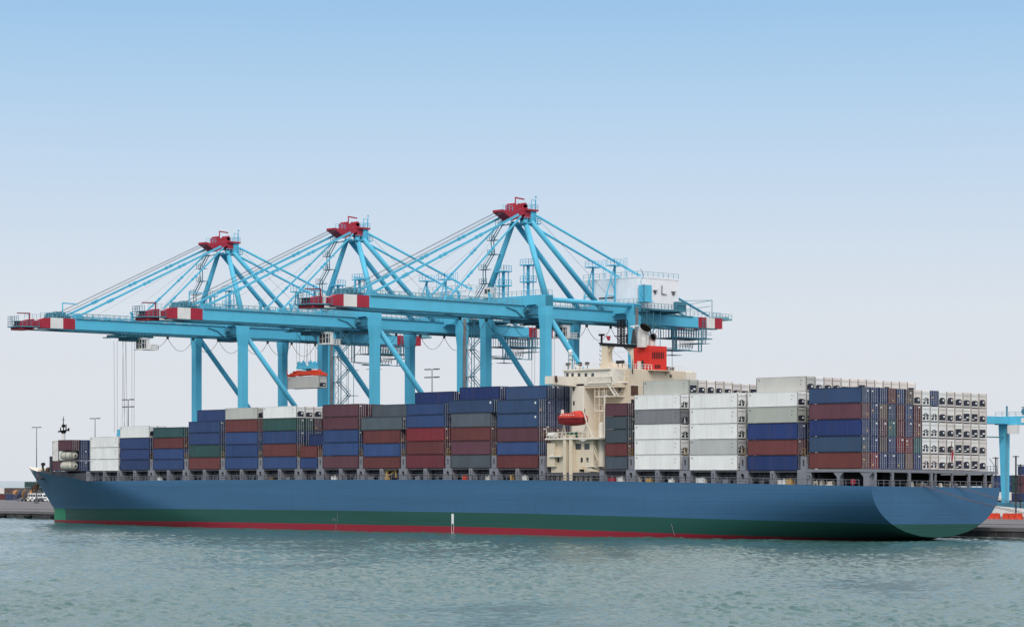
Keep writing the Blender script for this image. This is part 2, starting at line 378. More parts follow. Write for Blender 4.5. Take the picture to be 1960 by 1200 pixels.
def hull():
    zs = [-2,-.6,0,.7,1.4,2.2,3.0,3.7,4.4,5.4,6.5,7.6,8.7,9.8,10.6,DECK]
    ex = 4
    xs = []; x = -302.0
    n1 = [i/40 for i in range(41)]
    X0 = -288.2
    # stations measured as a fraction from the stem at each height, so that the stem is a clean edge
    frac = [((i/46)**1.8)*95 for i in range(47)]
    rest = [-190+i*6 for i in range(16)] + [-96+i*2.4 for i in range(40)] + [0]
    rest = sorted(set(rest)); rest = [r for r in rest if r <= 0]
    def cols(z):
        s = stem(z)
        scale = (-196 - s)/95
        return [s + f*scale for f in frac] + rest
    nrow = len(zs) + ex
    mb = MB(); idx = {}
    for side in (0, 1):
        for j in range(nrow):
            zb = zs[j] if j < len(zs) else None
            z0 = zs[j] if j < len(zs) else DECK
            # bulwark rows need the stem of their own height; solve with the local top
            if j < len(zs):
                cc = cols(z0); pts = []
                for x in cc:
                    b, zz = halfb(x, z0); pts.append((x, b, zz))
            else:
                e = (j - len(zs) + 1)/ex; pts = []
                s_top = stem(DECK + (15.5-DECK)*e); sc_ = (-196 - s_top)/95
                cc = [s_top + f*sc_ for f in frac] + rest
                for x in cc:
                    zz = DECK + (top(x)-DECK)*e
                    b, _ = halfb(x, zz) if zz > DECK+1e-4 else halfb(x, DECK)
                    pts.append((x, b, zz))
            for i, (x, b, zz) in enumerate(pts):
                y = YC - b if side == 0 else YC + b
                idx[(side, i, j)] = len(mb.v); mb.v.append((x, y, sz(x, y, zz)))
    nc = len(frac) + len(rest)
    for side in (0, 1):
        for j in range(nrow-1):
            zlow = zs[j] if j < len(zs) else DECK
            for i in range(nc-1):
                a, b_, c, d = (idx[(side,i,j)], idx[(side,i+1,j)], idx[(side,i+1,j+1)], idx[(side,i,j+1)])
                xm = (mb.v[a][0]+mb.v[b_][0])/2
                if j >= len(zs)-1 and xm > -247: continue
                k = 2 if zlow < 1.39 else (1 if zlow < 4.39 else 0)
                if j == nrow-2 and xm < -293: k = 4
                if k == 1 and i < 14: k = 3  # foremost stations take the brighter green
                mb.f.append([a,b_,c,d] if side == 0 else [a,d,c,b_]); mb.m.append(k)
    # transom
    for j in range(len(zs)-1):
        i = nc-1
        a, b_, c, d = idx[(0,i,j)], idx[(1,i,j)], idx[(1,i,j+1)], idx[(0,i,j+1)]
        zlow = zs[j]
        k = 2 if zlow < 1.39 else (1 if zlow < 3.9 else 0)
        mb.f.append([a,b_,c,d]); mb.m.append(k)
    o = part(mb, 'hull', [M['hblue'], M['hgreen'], M['hred'], M['hbright'], M['creamw']], smooth=True)
    me = o.data
    # keep the transom edge and knuckle crisp
    import bmesh
    bm = bmesh.new(); bm.from_mesh(me)
    bmesh.ops.remove_doubles(bm, verts=bm.verts, dist=.0005)
    for e in bm.edges:
        if len(e.link_faces) == 2 and e.calc_face_angle(0) > math.radians(28): e.smooth = False
    bm.to_mesh(me); bm.free()
    # deck
    mb = MB(); j = len(zs)-1
    px = [-299 + i*4 for i in range(75)] + [-.05]
    for x in px:
        zd = DECK - .15 if x > -262 else DECK + .6
        b, _ = halfb(x, DECK); b = max(b-.08, 0)
        for y in (YC-b, YC+b): mb.v.append((x, y, sz(x, y, zd)))
    for i in range(len(px)-1):
        mb.f.append([2*i, 2*i+1, 2*i+3, 2*i+2]); mb.m.append(0)
    part(mb, 'deck', M['greyd'])
hull()
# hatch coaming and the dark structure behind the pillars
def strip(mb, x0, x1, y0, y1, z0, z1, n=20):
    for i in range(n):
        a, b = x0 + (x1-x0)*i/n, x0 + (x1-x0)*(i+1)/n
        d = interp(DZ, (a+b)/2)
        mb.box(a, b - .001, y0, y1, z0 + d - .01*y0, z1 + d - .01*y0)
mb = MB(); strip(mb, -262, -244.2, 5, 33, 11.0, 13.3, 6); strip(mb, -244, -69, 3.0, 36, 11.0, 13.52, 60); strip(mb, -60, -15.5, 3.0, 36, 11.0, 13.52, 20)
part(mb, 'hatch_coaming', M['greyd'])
mb = MB()
x = -242
while x < -17:
    if not (-84 < x < -68):
        d = interp(DZ, x)
        mb.box(x, x+.18, 2.6, 3.0, 11.0+d, 13.2+d)
        if random.random() < .5: mb.box(x+.6, x+1.5, 2.3, 3.0, 11.0+d, 11.9+d)
    x += 1.35
for a_, b_ in ((-242.1,-16.9),):
    n_ = 40
    for i_ in range(n_):
        xa_ = a_+(b_-a_)*i_/n_; xb_ = a_+(b_-a_)*(i_+1)/n_; d0_ = interp(DZ,xa_); d1_ = interp(DZ,xb_); mb.bar((xa_,2.75,12.4+d0_),(xb_,2.75,12.4+d1_),.14,.14)
part(mb, 'coaming_stay', M['grey'])
for z in (12.0, 12.75):
    mb = MB()
    xs_ = [-243+i*9 for i in range(26)]
    for a, b in zip(xs_[:-1], xs_[1:]):
        mb.tube((a,2.2,z+interp(DZ,a)), (b,2.2,z+interp(DZ,b)), .09 if z > 12.5 else .14, 6)
    part(mb, 'deck_pipe', M['grey'])
# railings along the sheer line
mb = MB(); xs_ = [-243+i*6 for i in range(41)]
mb.rail([(x, .25, sz(x,0,DECK)) for x in xs_], 1.1, 1.5, .035)
part(mb, 'side_railing', M['grey'])
mb = MB(); mb.rail([(-.15, y, sz(0,y,DECK)) for y in (.6, 10, 20, 30, 38.2)], 1.1, 1.6, .035)
part(mb, 'stern_railing', M['grey'])

# bays: x of the forward end from the photo column on the plane of the ship's side
C40 = 12.19; C20 = 6.06
BAYS = [  # px left, length, tier boundaries (photo rows, bottom up), colours
 (172.5, C40, [901,878.5,856,835], 'WWW'),
 (229.5, C40, [899.5,879.3,859.2,837.5,814.5], 'NNNW'),
 (293, C40, [898.8,878.5,857.9,837,817], 'bbrg'),
 (361, C40, [897.9,874.8,850.7,827.6,805.6], 'rgbb'),
 (431, C40, [897.6,874.1,850.2,826.3,802.1,779.6], 'bbbrc'),
 (503, C40, [896.8,873.4,848.7,824,800,777], 'brbgW'),
 (574.5, C20, [896.5,875.4,852.5], 'br'),
 (618, C40, [896,871.4,846.4,821.7,797,772.8], 'mbbmm'),
 (695, C40, [896,873.4,848,822.5,797], 'rbrs'),
 (777.5, C40, [895.7,869.2,843.7,817.7,793.4,771.4], 'erRbb'),
 (863, C40, [895.4,869.7,843,817,789.8,764], 'smrsn'),
 (951, C40, [895.8,870,845,817.5,790.8,763.8], 'rbmnn'),
 (1158.5, C20, [898,872.7,847.5,821,796.2,771.3], 'drddm'),
 (1214, C40, [898.7,869.9,840.6,811.3,783.2,754.5], 'WWWGW'),
 (1319.5, C40, [899.8,870.3,840.2,810.7,781,752], 'WLWWW'),
 (1430.5, C40, [900.2,870.9,841,809.2,778.4,749.6], 'BrBCW'),
 (1548.5, C40, [896.5,865,834,802,771.4,741], 'otBmn')]
COLS = {
 'N': ((.038,.068,.185),'navy blue'), 'b': ((.042,.082,.215),'blue'), 'B': ((.026,.052,.180),'royal blue'), 'n': ((.045,.085,.185),'slate navy'),
 'r': ((.170,.052,.054),'rust red'), 'm': ((.140,.058,.078),'maroon'), 'e': ((.165,.036,.052),'dark red'), 'R': ((.23,.035,.048),'crimson'), 'o': ((.165,.048,.046),'brick red'),
 'g': ((.042,.105,.105),'green'), 's': ((.105,.130,.155),'slate grey'), 'd': ((.075,.100,.125),'dark slate'), 't': ((.048,.090,.165),'grey blue'), 'T': ((.03,.14,.15),'teal'),
 'W': ((.76,.755,.74),'white'), 'G': ((.26,.265,.27),'dark grey'), 'L': ((.44,.445,.44),'light grey'), 'c': ((.46,.46,.43),'pale grey'), 'C': ((.40,.41,.37),'dingy grey'),
 'w': ((.74,.71,.67),'off-white'), 'p': ((.66,.61,.57),'dirty cream'), 'k': ((.20,.125,.105),'tan'), 'K': ((.13,.09,.085),'brown'), 'y': ((.10,.10,.12),'charcoal'),
 'v': ((.05,.07,.16),'dusk blue'), 'M': ((.17,.17,.19),'mid grey')}
REEF = 'WGLcCwp'
# ---- container prototypes (unit height, scaled by their root)
proto = {}
def make_dry(L):
    body = MB(); W = 2.44
    # frame
    body.mat(1)
    for y in (0, W-.12):
        body.box(0, L, y, y+.12, 0, .06); body.box(0, L, y, y+.10, .955, 1)
        body.box(0, .14, y, y+.12, .06, .955); body.box(L-.14, L, y, y+.12, .06, .955)
    body.mat(0)
    n = int(L/.56)
    for y, s in ((.02, 1), (W-.02, -1)):
        pts = []
        a0, a1 = .14, L-.14; p = (a1-a0)/n
        for i in range(n):
            x = a0 + i*p
            pts += [(x, y), (x+p*.32, y), (x+p*.5, y+s*.036), (x+p*.82, y+s*.036)]
        pts.append((a1, y))
        vs = [(q[0], q[1], .06) for q in pts] + [(q[0], q[1], .955) for q in pts]; k = len(pts)
        body.add(vs, [(i, i+1, k+i+1, k+i) if s > 0 else (i+1, i, k+i, k+i+1) for i in range(k-1)])
    body.box(.003, L-.003, .1, W-.1, .97, .992); body.box(.003, L-.003, .1, W-.1, .02, .05)
    body.box(.03, .08, .12, W-.12, .06, .97)
    body.box(L-.1, L-.02, .12, W-.12, .95, .999); body.box(L-.1, L-.02, .12, W-.12, .003, .065)
    cs = body.mat(2)
    for x in (-.006, L-.17):
        for y in (-.006, W-.156):
            for z in (-.002, .957): cs.box(x, x+.176, y, y+.162, z, z+.045)
    door = MB(); door.box(L-.09, L-.035, .13, W/2-.01, .07, .945)
    for z in (.07, .30, .53, .76): door.box(L-.035, L-.015, .16, W/2-.04, z+.02, z+.05)
    rod = MB(); rod.tube((0, 0, .02), (0, 0, .985), .034, 6)
    rod.box(-.02, .03, -.16, .16, .36, .375)
    for z in (.03,.2,.5,.8,.95): rod.box(-.03,.02,-.06,.06,z,z+.02)
    return [x.build(n_, m_) for x, n_, m_ in ((body,'body',[M['paint'],M['frame_shade'],M['castg']]),(door,'door',M['paint']),(rod,'lock_rod',M['rod']))]
def make_reef(L, kind):
    W = 2.44; body = MB()
    body.box(.1, L-.35, .03, W-.03, .02, .985)
    for y in (0, W-.09):
        body.mat(1); body.box(0, L, y, y+.09, 0, .035); body.mat(0); body.box(0, L, y, y+.09, .035, .05); body.box(0, L, y, y+.09, .96, 1); body.mat(1)
        for x in (0, L-.12): body.box(x, x+.12, y, y+.09, .055, .96)
    body.mat(0)
    for i in range(1, 8):
        x = L*i/8; body.box(x-.02, x+.02, .022, .03, .055, .96)
    body.box(L-.35, L-.02, .09, .2, .06, .95); body.box(L-.35, L-.02, W-.2, W-.09, .06, .95)
    body.box(L-.36, L-.02, .2, W-.2, .80, .96); body.box(L-.36, L-.02, .2, W-.2, .04, .10)
    body.box(L-.30, L-.10, .2, W-.2, .45 if kind != 2 else .62, .80)
    if kind == 1: body.box(L-.30, L-.12, .2, 1.0, .10, .45)
    body.mat(1); body.box(L-.36, L-.03, .1, W-.1, .0, .035)
    unit = MB()
    if kind == 0:      # rounded fan casing with a pale panel
        pts = []
        for i in range(16):
            t = 2*math.pi*i/16; c_, s_ = math.cos(t), math.sin(t)
            pts.append((1.22 + .82*math.copysign(abs(c_)**.55, c_), .32 + .185*math.copysign(abs(s_)**.55, s_)))
        unit.prism(pts, 'x', L-.30, L-.04); unit.box(L-.28, L-.09, .25, 2.2, .10, .16)
    elif kind == 1:
        unit.box(L-.28, L-.05, .45, 2.0, .12, .27); unit.box(L-.28, L-.05, .9, 1.75, .30, .52); unit.box(L-.28, L-.08, .3, 2.15, .38, .43)
    else:
        unit.box(L-.28, L-.05, .35, 2.1, .44, .58); unit.box(L-.28, L-.06, .8, 2.1, .17, .28); unit.box(L-.28, L-.11, .25, 2.2, .11, .62)
    pan = MB()
    if kind == 0: pan.box(L-.04, L-.025, 1.35, 1.8, .28, .40)
    elif kind == 1: pan.box(L-.05, L-.035, 1.1, 1.35, .38, .47); pan.tube((L-.06,1.25,.20),(L-.03,1.25,.20),.18,10)
    else: pan.box(L-.06, L-.03, 1.2, 1.9, .31, .40); pan.box(L-.06, L-.03, .45, 1.1, .20, .26)
    body.mat(2); mk = body
    mk.box(.55, .78, .012, .021, .76, .86); mk.box(L-1.5, L-1.35, .012, .021, .70, .76); mk.box(L-1.1, L-1.03, .012, .021, .70, .75); mk.box(L-1.5, L-1.36, .012, .021, .44, .52)
    return [x.build(n_, m_) for x, n_, m_ in ((body,'body',[M['rpaint'],M['rframe'],M['dark']]),(unit,'cooling_unit',M['unit']),(pan,'service_panel',M['white']))]
def clone(o, parent, loc=(0,0,0), rot=None, color=None):
    c = o.copy(); COL.objects.link(c); c.parent = parent; c.location = loc
    if rot: c.rotation_euler = rot
    if color: c.color = (*color, 1)
    return c
protos = {}
def get(kind, L):
    if (kind, L) not in protos: protos[(kind, L)] = make_dry(L) if kind == 'dry' else make_reef(L, kind)
    return protos[(kind, L)]
ALLC = []
def jit(c, a=.12):
    if min(c) > .35: f = 1+random.uniform(-.03,.03); return tuple(x*f for x in c)
    c = tuple(x*.78 for x in c)
    f = 1 + random.uniform(-a, a); return tuple(x*f*(1+random.uniform(-.03,.03)) for x in c)
plateN = [0]
def container(x, y, z0, z1, L, code, label, mark=True, reef_kind=None, doors=True, group='containers stacked on the ship'):
    col = jit(COLS[code][0]); h = z1 - z0 - .05
    reef = code in REEF
    r = empty('reefer_container' if reef else 'shipping_container', (x, y, z0), label, 'shipping container', group)
    r.scale = (1, 1, h)
    P = get(('r', reef_kind if reef_kind is not None else random.choice([0,0,1,2,0])) if False else (reef_kind if reef_kind is not None else random.choice([0,0,1,2,0])), L) if reef else get('dry', L)
    if reef:
        body, unit, pan = P
        clone(body, r, color=col); u = clone(unit, r, (random.uniform(-.03,.03), random.uniform(-.08,.08), random.uniform(-.055,.075) if not reef_kind else random.uniform(-.02,.03))); u.scale = (1, random.uniform(.94,1.04), random.uniform(.88,1.08)); clone(pan, u)
    else:
        body, door, rod = P
        clone(body, r, color=col)
        if doors:
            for k in (0, 1):
                d = clone(door, r, (0, 0 if k == 0 else 1.10, 0), color=jit(col, .05))
                for q in (.35, .92): clone(rod, d, (L-.0, q, 0))
            if random.random() < .65:
                pl = protos.get('plate') or protos.setdefault('plate', MB().box(-.004,.004,0,.42,0,.085).build('code_plate', M['white']))
                clone(pl, r, (L-.008, random.choice([.35,1.5,1.55]), random.choice([.78,.72,.84])))
            if mark == 'logo':
                pl = protos.get('logo') or protos.setdefault('logo', MB().box(0,.42,-.004,.004,0,.15).build('side_marking', M['white']))
                clone(pl, r, (L-1.05, -.004, .66))
            if random.random() < .3:
                pl = protos.get('plate2') or protos.setdefault('plate2', MB().box(-.004,.004,0,.34,0,.10).build('caution_label', M['yellow']))
                clone(pl, r, (L-.008, random.choice([.5,1.4]), random.choice([.25,.5,.18])))
    return r
ORD = ['bottom','second','third','fourth','fifth','sixth']
NTH = ['first','second','third','fourth','fifth','sixth','seventh','eighth','ninth','tenth','eleventh','twelfth','thirteenth','fourteenth','fifteenth','sixteenth','seventeenth']
PIT = 2.525
def tword(t, n): return 'bottom' if t == 0 else ORD[t]
BX = []
for bi, (pxl, L, rows, cs) in enumerate(BAYS):
    x0 = xY(pxl, .4); BX.append((x0, x0 + L))
    zz = [zY(pxl + (BAYS[bi][1]/C40)*(35 + bi*1.3), r, .4) for r in rows]
    BAYS[bi] = (pxl, L, rows, cs, zz)
    last = bi == len(BAYS)-1
    for t, code in enumerate(cs):
        kind = 'reefer' if code in REEF else 'dry'
        lab = f"{COLS[code][1]} container, {tword(t,0)} tier of the outer stack, {NTH[bi]} bay from the bow"
        if last: lab = f"{COLS[code][1]} container, {tword(t,0)} tier of the near corner stack at the stern"
        lx = 13.72 if (bi, t) in ((10,4),(8,3)) else L
        container(x0-(lx-L)/2, .4, zz[t], zz[t+1], lx, code, lab, mark=('logo' if (bi,t) in ((10,4),(11,4),(11,3)) else True), reef_kind=(1 if bi in (13,14) else 0) if code in REEF else None)
    # inner columns that show through the gap behind this bay or above it
    if not last:
        ncol = {5:3, 7:2, 11:3}.get(bi, 1)
        pal = {4:'NbnmN', 5:'', 6:'', 7:'', 11:'nNnBn'}.get(bi, 'NnbmN')
        for c in range(1, ncol+1):
            for t in range(len(cs)):
                if t < len(cs)-3 and c > 1: continue
                if bi == 6: continue
                if bi < 4 and c > 1: continue
                code = cs[t] if cs[t] in REEF else random.choice('NbnmNre')
                if bi == 5: code = ['b','b','b',('m' if c > 1 else 'g'),'W'][t]
                if bi == 5 and t == 4: code = 'w'
                if bi == 11: code = random.choice('NNNn') if t > 2 else random.choice('Nem')
                if bi == 7 and t == 4: code = 's' if c > 1 else 'm'
                if bi == 6 and t == 1: code = 'm'
                if bi in (13,14) : code = 'W'
                if bi == 2 and t == 3: code = 'g'
                if bi == 3 and t == 3: code = 'b'
                yy = .4 + c*PIT
                container(x0, yy, zz[t]-.0101*c*PIT, zz[t+1]-.0101*c*PIT, L, code,
                    f"{COLS[code][1]} container, {tword(t,0)} tier, {NTH[c]} column inboard, {NTH[bi]} bay from the bow", mark=False)
# upper tier standing one column inboard
def inboard(bi, c, pytop, codes, tierword, pxl=None, L=C40, kinds=None, note='one column inboard', step_down=None):
    x0 = BX[bi][0]; zz = BAYS[bi][4]
    for i, code in enumerate(codes):
        yy = .4 + (c+i)*PIT; zb = zz[-1] - .0101*(c+i)*PIT
        h = 2.6 if (step_down is not None and i >= step_down) else pytop
        nm = NTH[c+i]
        container(x0 if L == C40 else x0 - (L-C40)/2, yy, zb, zb + h, L, code,
            f"{COLS[code][1]} container on the very top of the {NTH[bi]} bay, {nm} column inboard", mark=(i == 0), reef_kind=(kinds[i % len(kinds)] if kinds else None))
inboard(3, 1, 2.8, 'N', 'fifth')
inboard(8, 1, 2.75, 's', 'fifth')
inboard(9, 1, 2.55, 'BB', 'sixth')
inboard(10, 1, 2.75, 'BB', 'sixth')
inboard(11, 1, 2.85, 'nNN', 'sixth')
inboard(13, 1, 2.9, 'Cpwpwpwp', 'sixth', kinds=[2,0,0,0,0,0,0,2], step_down=5)
inboard(15, 1, 2.9, 'cWppwpppwpppw', 'sixth', kinds=[0,0,0,0,0,0,2,0,0,0,0,0,2])
# the 20-foot blue one set inboard behind the short bay
x0 = BX[6][0]; z_ = BAYS[6][4]
container(x0, .4+PIT, z_[2]-.02, z_[2]+2.6, C20, 'N', 'short navy container, third tier, one column inboard of the short seventh bay', mark=False)
# stern face
ST = ['otvKbN'[0:0]]
S = ["oRNBvkB" + "ppwwpwpw", "MBKBRRT" + "WWpwppwp", "bvmTeve" + "WWwpwpww", "RNkbrNr" + "WWppwppp", "nBBrBKp" + "WBWppppp"]
S = [["R","N","B","v","k","B"], ["B","K","B","R","R","T"], ["N","m","T","e","v","r"], ["N","k","N","r","N","r"], ["N","N","r","N","K","p"]]
S2 = [["p","p","w","w","p","w","p","w"], ["W","W","p","w","p","p","w","p"], ["W","W","w","p","w","p","w","w"], ["W","W","p","w","p","w","p","p"], ["W","N","W","p","p","p","p","p"]]
K2 = [[1,1,0,0,2,0,2,0],[1,1,0,0,2,2,0,0],[1,1,0,0,2,0,2,2],[1,1,0,0,0,2,2,0],[1,1,0,0,0,0,0,0]]
x0 = BX[-1][0]; zz = BAYS[-1][4]
EXC = ['p','W','N','W','p','w','p','w','p']
for t in range(5):
    row = S[t] + S2[t]
    if t == 4: row = S[4][:5] + ['p','W','N','W','p','w','p','w','p']
    kr = [0]*len(S[t]) + K2[t]
    for c, code in enumerate(row):
        cc = c + 1
        if t == 0 or t == 1 or t == 2 or t == 3 or t == 4:
            yy = .4 + cc*PIT
            dzs = -.0101*cc*PIT
            lab = f"{COLS[code][1]} {'refrigerated' if code in REEF else 'door'} end, {tword(t,0)} tier, {NTH[cc]} column from the left on the stern face"
            container(x0, yy, zz[t]+dzs, zz[t+1]+dzs, C40, code, lab, mark=False, reef_kind=(kr[c] if code in REEF else None))
# bow group: short slots with two tank containers
def bow_group():
    L = C20
    ya = .4 + PIT; za = 13.6 - .42
    xa = xY(111.3, ya); h = 2.6
    za = zY(125, 901, ya)
    for k in (0, 1):
        z0 = za + k*2.6
        r = empty('tank_container', (xa, ya, z0), ['cream tank container on the deck at the bow, lower of two', 'cream tank container near the bow, upper of two'][k], 'tank container', 'tank containers')
        t = MB()
        n = 20
        prof = [(.25,.3),(.35,.75),(.6,1.0),(1.0,1.12),(5.06,1.12),(5.46,1.0),(5.7,.75),(5.8,.3)]
        for (a, ra), (b, rb) in zip(prof[:-1], prof[1:]): t.tube((xa+a, ya+1.22, z0+1.3), (xa+b, ya+1.22, z0+1.3), ra, n, rb, caps=False)
        t.tube((xa+.24, ya+1.22, z0+1.3), (xa+.25, ya+1.22, z0+1.3), .3, n); t.tube((xa+5.8, ya+1.22, z0+1.3), (xa+5.82, ya+1.22, z0+1.3), .3, n)
        t.build('tank_shell', M['tank'], r, (xa,ya,z0), True)
        f = MB()
        for x in (0, L-.14):
            for y in (0, 2.3): f.box(xa+x, xa+x+.14, ya+y, ya+y+.14, z0, z0+2.57)
            f.box(xa+x, xa+x+.14, ya, ya+2.44, z0, z0+.14); f.box(xa+x, xa+x+.14, ya, ya+2.44, z0+2.43, z0+2.57)
            f.bar((xa+x+.07, ya+.1, z0+.1), (xa+x+.07, ya+1.0, z0+.9), .1); f.bar((xa+x+.07, ya+2.34, z0+.1), (xa+x+.07, ya+1.4, z0+.9), .1)
        f.box(xa, xa+L, ya, ya+.12, z0, z0+.12); f.box(xa, xa+L, ya+2.32, ya+2.44, z0, z0+.12)
        f.build('frame', M['castg'], r, (xa,ya,z0))
        b = MB()
        for a in (1.1, 3.0, 4.9): b.tube((xa+a, ya+1.22, z0+1.3), (xa+a+.12, ya+1.22, z0+1.3), 1.15, n)
        b.build('band', M['castg'] if k else M['tank'], r, (xa,ya,z0))
        v = MB(); v.tube((xa+5.8, ya+1.22, z0+1.3), (xa+5.98, ya+1.22, z0+1.3), .22, 10); v.build('valve_cover', M['dark'], r, (xa,ya,z0))
    container(xa, ya, za+5.2, za+7.85, L, 'm', 'maroon short container on top of the two tank containers at the bow')
    for c, codes, nm in ((1,'NNN','beside'),(2,'NNN','behind')):
        for t, cd in enumerate(codes):
            container(xa, ya+c*PIT, za+t*2.6+(.05 if t else 0), za+t*2.6+2.6+(.05 if t else 0), L, cd, f"{COLS[cd][1]} short container, {tword(t,0)} tier, {'first' if c==1 else 'second'} column {nm} the bow tank containers")
    container(xa+.3, ya+PIT*.0+0, za+5.2, za+7.85, .1, 'r', 'x') if False else None
    xb = xa - L - .35
    for t, cd in enumerate('mww'):
        container(xb, ya+PIT, za+t*2.6, za+t*2.6+2.6, L, cd, f"{['maroon','dirty white','pale cream'][t]} short container, {tword(t,0)} tier, foremost stack at the bow", reef_kind=0, mark=False)
bow_group()

# pillars, posts and lashing bridges
cb = [BAYS[i][4][0] for i in range(len(BAYS))]
pill = MB(); 
def pillar(xc, wd, z0, z1, y0=.35, y1=.75, hole=True, name='pillar', m='grey'):
    p = MB()
    h = z1-z0
    if hole: p.plate('y', y0, y1, xc-wd/2, xc+wd/2, z0, z1, xc-wd*.16, xc+wd*.16, z0+h*.28, z0+h*.78)
    else: p.box(xc-wd/2, xc+wd/2, y0, y1, z0, z1)
    # side flanges
    p.box(xc-wd/2-.05, xc-wd/2-.002, y0+.02, y1+1.2, z0, z1); p.box(xc+wd/2+.002, xc+wd/2+.05, y0+.02, y1+1.2, z0, z1)
    return part(p, name, M[m])
for i in range(len(BX)):
    x0, x1 = BX[i]
    zd = sz(x0, 0, DECK)
    zt = cb[i] - .06
    if i < len(BX)-1 and i not in (11,):
        nx = BX[i+1][0]; xc = (x1+nx)/2
        wd = max(2.5, min(2.7, nx-x1+.6)) if i else 1.6
        pillar(xc, wd, sz(xc,0,DECK), (cb[i]+cb[i+1])/2 - .06, hole=True)
        if i >= 1:
            g = min(1.35, nx-x1-.5) if nx-x1 > 1.2 else .9
            pillar(xc, g, cb[i]-.05, cb[i]+2.55, hole=True, name='lashing_post', y0=.42, y1=.7)
            f = MB()
            for q in (-.42, .42): f.bar((xc+q, .5, cb[i]+2.55), (xc+q, .5, cb[i]+4.1), .1)
            for z in (2.7, 3.3, 4.05): f.bar((xc-.42,.5,cb[i]+z),(xc+.42,.5,cb[i]+z), .1)
            part(f, 'lashing_frame', M['brass'])
            lb = MB(); lb.box(xc-.3, xc+.3, 1.2, 37.6, cb[i]-.1, cb[i]+.1-.2*0)
            for y in [2.9+2.525*k for k in range(14)]: lb.box(xc-.12, xc+.12, y-.1, y+.1, cb[i]+.1, cb[i]+2.5)
            lb.box(xc-.4, xc+.4, 1.2, 37.6, cb[i]+2.3, cb[i]+2.45)
            part(lb, 'lashing_bridge', M['greyd'])
    if i in (11,): 
        pillar(x1+1.1, 1.5, zd, zt, hole=True); pillar(x1+1.1, 1.2, cb[i]-.05, cb[i]+2.4, hole=True, name='lashing_post')
    if i == 12: pillar(x0-1.0, 1.0, zd, zt-.1, hole=False)
    if x1-x0 > 10 and i < len(BX)-1:
        xm = (x0+x1)/2; pillar(xm, .95, sz(xm,0,DECK), zt, hole=True)
# side beam that carries the outboard containers
mb = MB()
for i in range(len(BX)-1):
    x0, x1 = BX[i]
    mb.box(x0-.2, x1+.2, .5, 3.0, cb[i]-.34, cb[i]-.07)
part(mb, 'cargo_rail', M['greyd'])
pillar(BX[0][0]-.9, 1.3, sz(BX[0][0],0,DECK), cb[0]-.1)

